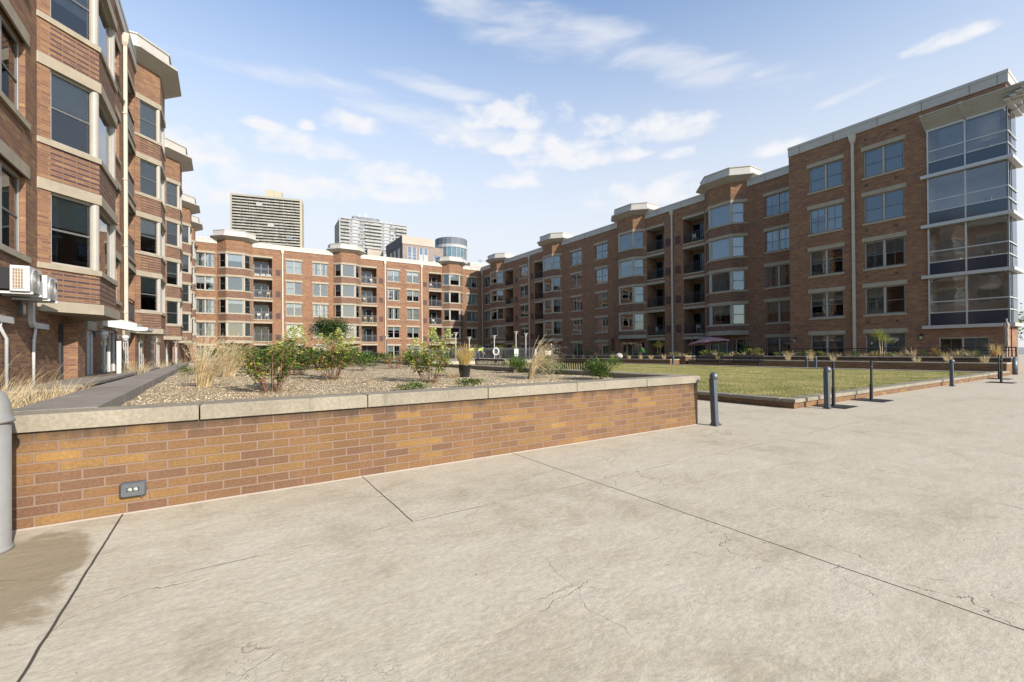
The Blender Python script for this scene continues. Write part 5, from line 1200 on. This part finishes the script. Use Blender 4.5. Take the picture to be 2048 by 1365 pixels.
# straw in the bed beside the left wing
random.seed(5)
for k, (x, y, n, h) in enumerate(((-2.35, 6.4, 220, .42), (-2.2, 7.5, 240, .45), (-2.55, 8.5, 240, .5), (-2.1, 9.2, 220, .4), (-2.75, 9.9, 200, .6), (-2.3, 10.8, 160, .4), (-2.0, 8.3, 160, .35), (-2.3, 18.4, 200, .7), (-2.5, 20.5, 200, .6), (-2.2, 24.5, 180, .6), (-2.4, 30, 200, .8), (-2.3, 38, 200, .9), (-1.2, 46, 200, 1.1))):
    grass_clump('grass_clump', 'clump of dry straw in the bed between the kerb wall and the left wing', (x, y, .66 if y < 27 else .3), h, .45, int(n * .62), (.12, .05), ('straw_pale', 'straw', 'straw_brown'), .006, .28, 0, .5, 'dry straw along the left wing')
for k, (x, y) in enumerate(((-2.9, 9.2), (-2.7, 10.6), (-3.0, 8.2), (-2.6, 18.0))):
    grass_clump('grass_clump', 'few long bending straw stalks against the left wing wall', (x, y, .66), .95, .75, 16, (.15, .1), ('straw', 'straw_brown'), .006, .3, 0, .4, 'long stalks by the left wing')
# plants on the stepped planters across the lawn
random.seed(8)
TG = [(30.3, 33.6, .48), (30.5, 32.7, .48), (30.3, 29.6, .5), (30.3, 27.65, .5), (30.4, 26.4, .5), (30.4, 25.3, .5), (30.4, 24.0, .5), (31.5, 19.95, .52), (31.5, 14.9, .52), (31.5, 13.5, .52), (31.5, 12.3, .52), (31.5, 8.36, .52), (31.5, 7.1, .52), (31.5, 5.8, .52), (30.4, 35.2, .48), (30.4, 36.9, .48), (30.4, 38.4, .48), (30.4, 40, .48)]
names = 'dry tan grass tuft in the low planter beyond the lawn'
for x, y, z in TG: grass_clump('grass_clump', names, (x, y, z), rnd(.42, .62), .32, 90, (0, 0), ('straw_pale', 'straw', 'straw_gold'), .016, .10, .0, .4, 'tan tufts in the low planters')
for x, y, h in ((32.55, 19.4, .5), (32.55, 15.2, .55), (32.55, 13.95, .6), (32.55, 8.85, .72), (32.55, 6.95, .6), (32.55, 7.4, .45), (32.4, 11.0, .4), (31.9, 24.0, .5), (31.9, 29.6, .45), (31.9, 33.5, .5)):
    grass_clump('grass_clump', 'larger arching tan grass in the upper planters', (x, y, .78), h, .5, 130, (0, .05), ('straw', 'straw_brown', 'straw_pale'), .016, .14, 0, .8, 'arching grasses in the upper planters')
grass_clump('grass_clump', 'upright gold grass near the closed taupe parasol', (32.4, 5.56, .8), .78, .3, 160, (0, 0), ('straw_gold', 'straw', 'straw_brown'), .014, .12, .3, .4)
for k, (x, y, h, r, w) in enumerate(((32.4, 24.3, .36, .3, (2, 5, 3)), (32.3, 22.9, .32, .3, (3, 5, 2)), (32.5, 21.6, .5, .55, (1, 4, 6, 1)), (32.5, 20.9, .5, .4, (1, 4, 6, 1)), (32.5, 19.95, .3, .35, (2, 5, 3)), (32.5, 17.7, .6, .5, (1, 2, 4, 3, 1)), (32.6, 14.6, .35, .3, (3, 5, 1)), (32.6, 13.4, .35, .3, (3, 5, 2)), (32.6, 11.5, .35, .3, (3, 5, 2)), (32.6, 9.8, .4, .3, (3, 4, 1)), (32.6, 7.8, .5, .35, (1, 1, 1, 1, 4, 4)), (32.6, 6.4, .38, .4, (7, 4, 1)), (32.6, 10.6, .35, .35, (1, 1, 0, 1, 3, 5)), (31.9, 26.8, .35, .3, (3, 5, 2)), (32.0, 31.9, .6, .5, (4, 5, 2)), (32.0, 34.4, .4, .4, (2, 4, 5)), (32.0, 36.5, .7, .6, (6, 4, 1)), (32.0, 28.4, .3, .4, (3, 4, 1)))):
    shrub('planter_shrub', 'small green shrub among the grasses in the upper planters', (x, y, .78), h * 1.15, r, 200, .09, w, 100 + k, 'shrub', 'small shrubs in the upper planters', .3, leafgap=.0)
for k in range(46):
    x, y = rnd(32.3, 32.95), rnd(5.4, 21.6) if k < 34 else rnd(23, 30.5)
    if y > 22: x -= .7
    if k % 5 < 3: grass_clump('grass_clump', 'larger arching tan grass in the upper planters', (x, y, .78), rnd(.35, .6), .45, 80, (0, .05), ('straw', 'straw_brown', 'straw_pale'), .015, .12, .0, .8, 'arching grasses in the upper planters')
    else: shrub('planter_shrub', 'small green shrub among the grasses in the upper planters', (x, y, .78), rnd(.3, .5), rnd(.22, .36), 150, .08, random.choice(((2, 5, 3), (5, 4, 1), (1, 2, 3, 2, 2, 3))), 300 + k, 'shrub', 'small shrubs in the upper planters', .3); random.seed(900 + k)
shrub('dark_bush', 'tall dark bush against the wall between the glazed patio and the windows', (33.6, 18.9, .3), 1.65, .75, 700, .12, (8, 3, .4), 130)
shrub('dark_bush', 'dark bush with pale flowers beside the pool gate', (33.0, 36.0, .3), 1.25, .8, 500, .12, (7, 3, .6), 131)
shrub('dark_bush', 'dark bush climbing beside the second ground floor door from the gate', (35.0, 34.6, .1), 2.2, .75, 500, .13, (7, 4, .8), 132)
tree('multi_trunk_tree', 'small tree with three pale trunks and yellowing leaves beside the glazed balcony recess', (32.0, 25.7, .78), 1.42, .55, .7, 3, 900, .085, (1, 2, 2, 5, 2), 141, 'little multi trunk trees', .022, barkm='pebble_tan')
tree('multi_trunk_tree', 'small tree with two pale trunks and lime leaves before the corner block', (32.5, 10.2, .8), 1.75, .55, .85, 2, 1100, .08, (1, 3, 4, 4, .5), 142, 'little multi trunk trees', .024, barkm='pebble_tan')
for k, (x, y, z, lb) in enumerate(((22.3, 41, .9, 'bushy shrub between the two bending gardeners'), (25.3, 41.5, .9, 'yellow green round shrub right of the life ring lamp'), (27.6, 41.5, .8, 'small yellow green shrub behind the rightmost pole lamp'), (20.3, 41.5, .8, 'dark shrub left of the bending gardeners'))):
    shrub('pool_shrub', lb, (x, y, .42), z + .9, .75, 420, .12, (3, 3, 3, 3) if k in (1, 2) else (4, 4, 2, 1), 150 + k, 'shrub', 'shrubs behind the pool fence', .3, leafgap=.55)
random.seed(3)
for k, (x, y) in enumerate(((8.5, 44), (11.5, 46), (14.5, 44), (17, 47), (6, 47), (3, 46), (0.5, 48), (19, 50), (22.5, 50))):
    shrub('courtyard_shrub', 'dull green shrub in the far part of the courtyard below the rear wing', (x, y, 0), rnd(1.3, 1.9), rnd(1.1, 1.6), 330, .2, (6, 4, 1, .5), 160 + k, 'shrub', 'shrubs in front of the rear wing', .3)
tree('street_tree', 'yellowing tree beyond the right edge of the corner block', (62, 11.5, -.5), 5.2, 2.2, 3.6, 1, 1500, .3, (2, 4, 3, 4), 171, None, .12)
tree('street_tree', 'dark tree farther beyond the corner block', (90, 15.0, -.5), 9, 3, 6, 1, 1500, .4, (5, 4, 1, 1), 172, None, .18)
m = MB(); rr = []
random.seed(77)
for z, r in ((0, .26), (.1, .34), (.25, .33), (.38, .22), (.45, .08)): rr.append([(r * math.cos(a) * rnd(.85, 1.1), r * math.sin(a) * rnd(.85, 1.1), z) for a in (6.283 * k / 10 for k in range(10))])
m.ring(rr); o = m.build('rock', 'rock'); o.location = (30.6, 29.1, .62); tag(o, 'pale boulder set among the grasses of the left stepped planter', 'rock')

# ---------------------------------------------------------------- air conditioners, pipes, canopy and lamps on the left wing
def ac(loc, label):
    t = thing('air_conditioner', label, 'air conditioner', loc, 0, 'air conditioners on the left wing')   # local: x out of the wall, y along the wall, z up; origin near lower inner corner
    W, D, H = 0.72, 0.27, 0.50
    m = MB(); m.box(0, D, 0, W, 0, H)
    m.build('casing', 'white_metal', t)
    m = MB(); m.box(0.035, 0.185, -0.006, 0.0, 0.05, H - 0.06, 1)
    for i in range(5): x = 0.035 + 0.15 * i / 4; m.box(x - .004, x + .004, -0.016, -0.006, 0.05, H - .06, 0)
    for i in range(7): z = 0.05 + (H - .11) * i / 6; m.box(0.035, 0.185, -0.015, -0.0055, z - .004, z + .004, 0)
    m.build('side_grille', ['white_metal', 'straw_brown'], t)
    m = MB(); c = (D, 0.30, H / 2)
    for r0, r1, d, mt in ((0.205, 0.225, 0.018, 0), (0.0, 0.05, 0.02, 0)):
        n = 28
        for k in range(n):
            a, b = 6.283 * k / n, 6.283 * (k + 1) / n
            q = [(c[0] + d, c[1] + r * math.cos(e), c[2] + r * math.sin(e)) for r, e in ((r0, a), (r1, a), (r1, b), (r0, b))]; m.face(q, mt)
            q2 = [(c[0], c[1] + r1 * math.cos(a), c[2] + r1 * math.sin(a)), (c[0], c[1] + r1 * math.cos(b), c[2] + r1 * math.sin(b)), (c[0] + d, c[1] + r1 * math.cos(b), c[2] + r1 * math.sin(b)), (c[0] + d, c[1] + r1 * math.cos(a), c[2] + r1 * math.sin(a))]; m.face(q2, mt)
    for k in range(5):
        r = .06 + .035 * k; pts = [(c[0] + .016, c[1] + r * math.cos(e), c[2] + r * math.sin(e)) for e in (6.283 * q / 24 for q in range(25))]; m.tube(pts, .0035, 4, 0, False)
    for k in range(12): a = 6.283 * k / 12; m.obox((c[0] + .014, c[1] + .04 * math.cos(a), c[2] + .04 * math.sin(a)), (c[0] + .014, c[1] + .21 * math.cos(a), c[2] + .21 * math.sin(a)), .005, .005)
    n = 28; m.face([(c[0] + .003, c[1] + .205 * math.cos(6.283 * k / n), c[2] + .205 * math.sin(6.283 * k / n)) for k in range(n)], 1)
    m.build('fan_guard', ['alu', 'grey_metal'], t)
    m = MB(); m.box(D, D + .002, .56, .68, .28, .42); m.build('badge', 'vent', t)
    m = MB(); m.box(-0.28, -0.01, .05, W - .05, .04, H - .05); m.build('coil_back', 'black_plastic', t)
    for y in (0.06, W - .12): m = MB(); m.box(-0.28, D + .03, y, y + .05, -.05, -.005); m.build('bracket', 'white_metal', t)
    return t
a1 = ac((-3.47, 12.57, 2.60), 'white air conditioner on wall brackets, nearest the left photo edge')
a2 = ac((-3.47, 13.62, 2.57), 'white air conditioner on wall brackets, beside the big bay')
def duct(label, y0, z0, z1, y2, yp, zp):
    t = thing('pipe_cover', label, 'pipe', (-3.75, 0, 0), 0, 'white pipe covers on the left wing')
    m = MB(); m.box(0.002, 0.09, y0, y0 + .13, z1 + .15, z0)
    m.ring([[(x, y0 + .0 + q[0], z1 + q[1]) for x in (0.002, .09)] + [(x, y0 + q[2], z1 + q[3]) for x in (.09, .002)] for q in ((0, .15, .13, .15), (.03, .06, .15, .12), (.1, .0, .18, .11), (.18, -.02, .2, .11))])
    m.box(0.002, 0.085, y0 + .18, y2, z1 - .03, z1 + .10); m.build('cover', 'white_plastic', t)
    m = MB(); m.tube([(.05, y0 + .3, z1), (.05, y0 + .28, z1 - .12), (.05, yp, z1 - .35), (.05, yp, zp)], .03, 10); m.build('drain_pipe', 'white_plastic', t, True)
duct('white pipe cover with drain pipe below the nearest air conditioner', 12.62, 2.9, 2.03, 13.5, 13.22, .66)
duct('white pipe cover with drain pipe below the air conditioner by the bay', 14.60, 2.55, 2.0, 15.75, 14.78, .66)
t = thing('junction_box', 'small grey junction box on the wall under the air conditioners', 'box', (-3.75, 13.95, 2.2)); m = MB(); m.box(0.001, .09, 0, .2, 0, .28); m.build('case', 'grey_metal', t); m = MB(); m.box(.09, .1, .03, .17, .05, .23); m.build('lid', 'alu', t)
t = thing('entrance_canopy', 'white sloping canopy with a ribbed lip over the left wing entrance', 'canopy', (-3.75, 0, 0))
m = MB(); pr = [(0.0, 2.78), (1.0, 2.50), (1.0, 2.22), (0.0, 2.40)]
m.ring([[(x, y, z) for x, z in pr] for y in (22.0, 23.6)]); m.build('hood', 'white_metal', t)
m = MB()
for k in range(8): y = 22.0 + 1.54 * k / 7; m.box(1.002, 1.3, y, y + .06, 2.22, 2.36)
m.obox((1.3, 21.97, 2.3), (1.3, 23.63, 2.3), .06, .1); m.build('lip', 'white_metal', t)
for y, lb in ((20.9, 'round white lamp left of the canopy entrance'), (25.0, 'round white lamp right of the canopy entrance')):
    t = thing('wall_lamp', lb, 'lamp', (-3.75, y, 1.95), 0, 'round lamps by the canopy'); m = MB(); m.box(.001, .06, -.06, .06, 0, .22); m.box(.06, .25, -.03, .03, .16, .2); m.build('arm', 'grey_metal', t); m = MB(); m.lathe((.25, 0, .0), [(.001, -.09), (.07, -.06), (.1, 0), (.1, .04), (.13, .05), (.12, .16), (.05, .2), (.001, .2)], 16); m.build('globe', 'white_plastic', t, True)
t = thing('white_pillar', 'short white square pillar beside the canopy entrance', 'post', (-3.05, 20.6, .3)); m = MB(); m.box(-.06, .06, -.06, .06, .2, 1.5); m.build('shaft', 'white_metal', t); m = MB(); m.box(-.14, .14, -.14, .14, 0, .2); m.build('base', 'white_metal', t)
for y, lb in ((14.9 + 1.6, 'black lantern on the corner block wall, left of the windows'), (9.3, 'black lantern on the corner block wall, below the glazed bay')):
    t = thing('lantern', lb, 'lamp', (BX, y, 1.95), 0, 'lanterns on the corner block'); m = MB(); m.box(-.12, -.001, -.02, .02, .1, .14); m.lathe((-.14, 0, -.1), [(.05, 0), (.07, .02), (.08, .25), (.11, .27), (.02, .38)], 8); m.build('cage', 'black_metal', t)
    for s in (-.04, .04): m = MB(); m.box(-.235, -.222, s - .018, s + .018, -.07, .1); m.build('glass_panel', 'petal_white', t)

# ---------------------------------------------------------------- parasols, patio things, people
def canopy_open(m, c, r, rise, n=8, tilt=(0, 0)):
    top = Vector((c[0], c[1], c[2] + rise)); P = []
    for k in range(n): a = 6.283 * (k + .5) / n; x, y = r * math.cos(a), r * math.sin(a); P.append(Vector((c[0] + x, c[1] + y, c[2] + tilt[0] * x + tilt[1] * y)))
    for k in range(n):
        a, b = P[k], P[(k + 1) % n]; mid = (a + b) / 2 + Vector((0, 0, .06)); q = (top + mid) / 2 - Vector((0, 0, .04))
        m.face([top, (top + a) / 2 + Vector((0, 0, .03)), q]); m.face([top, q, (top + b) / 2 + Vector((0, 0, .03))]); m.face([(top + a) / 2 + Vector((0, 0, .03)), a, mid, q]); m.face([q, mid, b, (top + b) / 2 + Vector((0, 0, .03))])
        m.face([a, mid, mid - Vector((0, 0, .13)), a - Vector((0, 0, .13))]); m.face([mid, b, b - Vector((0, 0, .13)), mid - Vector((0, 0, .13))])
t = thing('cantilever_parasol', 'open plum coloured cantilever parasol tilted over the patio behind the benches', 'parasol', (34.3, 24.1, .1))
m = MB(); m.tube([(0, 0, 0), (0, 0, 2.55)], .045, 10); m.tube([(0, 0, 2.5), (-.05, -.8, 2.35), (-.1, -1.6, 2.3)], .03, 8); m.build('pole', 'grey_metal', t)
m = MB(); canopy_open(m, (-.1, -1.65, 1.86), 1.6, .46, 8, (0, -.12)); m.build('canopy', 'fabric_plum', t); m = MB(); m.box(-.4, .4, -.4, .4, 0, .08); m.build('base', 'black_plastic', t)
def closed_parasol(name, label, loc, h, mat, r):
    t = thing(name, label, 'parasol', loc); m = MB(); m.tube([(0, 0, 0), (0, 0, h + .06)], .025, 8); m.lathe((0, 0, h + .04), [(.03, 0), (.035, .03), (.001, .07)], 8); m.build('pole', 'alu', t); m = MB(); rings = []
    for z, k in ((.42, .55), (.5, 1.0), (.62, .8), (.72, .95), (.82, .85), (.9, 1.25), (.97, .45), (1.0, .2)):
        zz = h * z if z > .5 else h * z; rings.append([((r * k * (1 + .22 * (j % 2)) + rnd(-.01, .01)) * math.cos(6.283 * j / 12), (r * k * (1 + .22 * (j % 2)) + rnd(-.01, .01)) * math.sin(6.283 * j / 12), zz) for j in range(12)])
    rings = sorted(rings, key=lambda q: q[0][2]); m.ring(rings); m.build('folded_canopy', mat, t)
    m = MB(); m.lathe((0, 0, 0), [(.28, 0), (.28, .08), (.05, .14)], 14); m.build('base', 'black_plastic', t)
closed_parasol('closed_parasol', 'folded taupe parasol standing by the corner of the glazed block', (33.6, 5.38, .3), 2.4, 'fabric_taupe', .085)
closed_parasol('closed_parasol', 'folded dark red parasol against the shaded right wing', (37.0, 36.1, .1), 2.75, 'fabric_red', .17)
for k, (x, y, lb) in enumerate(((34.4, 4.2, 'black patio table at the right photo edge'), (34.3, 22.0, 'dark patio table under the plum parasol'))):
    t = thing('patio_table', lb, 'table', (x, y, .3), 0, 'patio tables'); m = MB(); m.lathe((0, 0, .7), [(.45, 0), (.45, .03)], 20); m.build('table_top', 'black_metal', t)
    for q in range(4): a = .785 + 1.571 * q; m = MB(); m.tube([(.1 * math.cos(a), .1 * math.sin(a), .7), (.35 * math.cos(a), .35 * math.sin(a), 0)], .018, 6); m.build('leg', 'black_metal', t)
def chair(loc, rz, label, mat, s=1.0, group='chairs on the balconies'):
    t = thing('chair', label, 'chair', loc, rz, group); m = MB(); m.box(-.22, .22, -.22, .22, .42, .45); m.build('seat', mat, t)
    m = MB(); m.box(-.22, -.17, .2, .24, .45, .9); m.box(.17, .22, .2, .24, .45, .9); m.box(-.17, .17, .21, .235, .56, .88); m.build('backrest', mat, t)
    for x in (-.2, .2):
        for y in (-.2, .2): m = MB(); m.obox((x, y, 0), (x, y, .42), .035, .035); m.build('leg', mat, t)
        m = MB(); m.box(x - .02, x + .02, -.2, .22, .62, .65); m.build('armrest', mat, t)
    return t
fl = lambda k: ROW[k] - 2.72
CH = [(40.1, 32.3, 1, RAD(70), 'white plastic chair on the lowest balcony of the shaded wing, left of the pole pipe', 'white_plastic'), (40.2, 31.6, 1, RAD(200), 'pale chair turned sideways on the lowest balcony left of the pole pipe', 'alu'),
      (18.9, 71.5, 2, RAD(10), 'wooden chair, left one on the second balcony up beside the middle sunlit bay', 'straw'), (19.8, 71.5, 2, RAD(-20), 'wooden chair, right one on the second balcony up beside the middle sunlit bay', 'straw'),
      (18.8, 71.5, 3, RAD(15), 'tan chair on the third balcony up beside the middle sunlit bay', 'straw_pale'), (19.9, 71.6, 4, 0.2, 'white chair on the top balcony beside the middle sunlit bay', 'white_plastic'),
      (4.3, 71.5, 2, .3, 'pale chair, left one on the second balcony of the leftmost sunlit bay', 'blind_pale'), (5.2, 71.5, 2, -.3, 'pale chair, right one on the second balcony of the leftmost sunlit bay', 'blind_pale'), (4.4, 71.5, 3, .1, 'dark chair on the third balcony of the leftmost sunlit bay', 'grey_metal'), (5.4, 71.6, 3, -.2, 'tan chair on the third balcony of the leftmost sunlit bay', 'straw'),
      (30.0, 71.5, 4, .3, 'white chair on the top balcony left of the rightmost sunlit bay', 'white_plastic'), (30.4, 71.6, 2, 0, 'white chair on the second balcony left of the rightmost sunlit bay', 'white_plastic'), (40.1, 27.6, 4, RAD(80), 'chair on the top balcony left of the largest shaded bay', 'blind_pale'), (40.1, 27.3, 1, RAD(95), 'chair on the lowest balcony left of the largest shaded bay', 'blind_grey'), (40.1, 61.5, 3, RAD(90), 'chair on a balcony beside the farthest shaded bay', 'white_plastic')]
for x, y, k, rz, lb, mt in CH: chair((x, y, fl(k)), rz, lb, mt)
for k in range(3):
    t = thing('flower_box', ('white flower box, left one on the top left sunlit balcony', 'white flower box, middle one on the top left sunlit balcony', 'white flower box, right one on the top left sunlit balcony')[k], 'flower box', (4.0 + .7 * k, 71.05, fl(4)), 0, 'flower boxes on the top left balcony'); m = MB(); m.box(-.28, .28, -.1, .1, 0, .22); m.build('box', 'white_plastic', t); m = MB()
    for q in range(60): leaf(m, Vector((rnd(-.25, .25), rnd(-.08, .08), rnd(.2, .32))), Vector((rnd(-1, 1), rnd(-1, 1), rnd(0, 1))), .1, random.choice((0, 0, 1)))
    m.build('flowers', ['petal_white', 'leaf_mid'], t, uv=False)
def skin(name, V, Ed, R, mat, parent, sub=2):
    me = bpy.data.meshes.new(name); me.from_pydata([tuple(v) for v in V], Ed, []); me.materials.append(MATS[mat]); o = bpy.data.objects.new(name, me); COL.objects.link(o); o.parent = parent
    md = o.modifiers.new('skin', 'SKIN'); md.use_smooth_shade = True
    sv = me.skin_vertices[0].data
    for i, r in enumerate(R): sv[i].radius = r if isinstance(r, tuple) else (r, r)
    sv[0].use_root = True
    s = o.modifiers.new('sub', 'SUBSURF'); s.levels = sub; s.render_levels = sub
    return o
def person(label, loc, rz, bend, shirt, reach=0.0):
    t = thing('person', label, 'person', loc, rz, 'gardeners')                 # faces local -y; bend = forward lean of the trunk in degrees
    b = RAD(bend); up = Vector((0, -math.sin(b), math.cos(b))); pel = Vector((0, 0.12 * math.sin(b), .92)); X = Vector((1, 0, 0))
    chest = pel + up * .33; neck = pel + up * .52; hd = neck + (up * .75 + Vector((0, -.25, .05))).normalized() * .13; top = hd + (hd - neck).normalized() * .12
    V = [pel, chest, neck, hd, top]; E = [(0, 1), (1, 2), (2, 3), (3, 4)]; R = [(.15, .11), (.16, .11), .055, .085, .07]; SH = []
    for s in (-1, 1):
        sh = neck - up * .06 + X * s * .19; dn = Vector((0, -.35 - reach, -1)).normalized() if bend > 20 else Vector((.12 * s, -.1, -1)).normalized(); el_ = sh + dn * .28 + X * s * .05; wr = el_ + (dn + Vector((0, -.35, 0))).normalized() * .25; ha = wr + dn * .10
        i = len(V); V += [sh, el_, wr, ha]; E += [(2, i), (i, i + 1), (i + 1, i + 2), (i + 2, i + 3)]; R += [.06, .045, .033, .04]; SH.append((sh, sh.lerp(el_, .8)))
        hp = pel + X * s * .095 + Vector((0, 0, -.04)); kn = Vector((.12 * s, -.07 * math.sin(b), .48)); an = Vector((.12 * s, .05, .08)); to = an + Vector((0, -.17, -.05))
        i = len(V); V += [hp, kn, an, to]; E += [(0, i), (i, i + 1), (i + 1, i + 2), (i + 2, i + 3)]; R += [.09, .062, .045, .04]
        # five fingers on each hand
        for f in range(5):
            q = ha + X * s * (.03 * (f - 2) / 2) + dn * (.02 if f else -.01); i = len(V); V += [q, q + dn * (.06 if f else .035) + X * s * (.012 * (f - 2))]; E += [(len(V) - 2 - 0, len(V) - 1)]; E.append((V.index(ha), i)); R += [.012, .009]
    skin('body', V, E, R, 'skin', t)
    S = [pel + up * .02, chest, neck - up * .03]; SE = [(0, 1), (1, 2)]; SR = [(.175, .135), (.185, .135), (.11, .10)]
    for a, c in SH: i = len(S); S += [a, c]; SE += [(2, i), (i, i + 1)]; SR += [.085, .075]
    skin('shirt', S, SE, SR, shirt, t)
    P = [pel - Vector((0, 0, .0))]; PE = []; PR = [(.17, .135)]
    for s in (-1, 1): i = len(P); P += [pel + X * s * .1 + Vector((0, 0, -.06)), Vector((.12 * s, -.07 * math.sin(b), .48)), Vector((.12 * s, .05, .1))]; PE += [(0, i), (i, i + 1), (i + 1, i + 2)]; PR += [.115, .085, .07]
    skin('trousers', P, PE, PR, 'jeans', t)
    up2 = (hd - neck).normalized(); skin('hair', [hd + up2 * .03 + Vector((0, .03, 0)), hd + up2 * .12 + Vector((0, .02, 0))], [(0, 1)], [.088, .075], 'hair', t)
    for s in (-1, 1):
        m = MB(); m.lathe((0, 0, 0), [(.001, -.012), (.012, 0), (.001, .012)], 6); o = m.build('eye', 'white_plastic', t, True, False); o.location = hd + X * s * .032 + Vector((0, -.082, .01))
    m = MB(); m.lathe((0, 0, 0), [(.018, -.02), (.01, .02), (.001, .03)], 6); o = m.build('nose', 'skin', t, True, False); o.location = hd + Vector((0, -.09, -.02))
person('person in pale lime shirt bending behind the pool fence, the left of two', (20.75, 40.0, .42), RAD(95), 62, 'hi_vis', .1)
person('person in pale lime shirt bending behind the pool fence, nearer the life ring', (21.95, 40.2, .42), RAD(75), 58, 'hi_vis', .1)
person('person in bright green T shirt at the planters by the shaded wing', (33.4, 28.6, .1), RAD(-120), 25, 'lime_cloth')
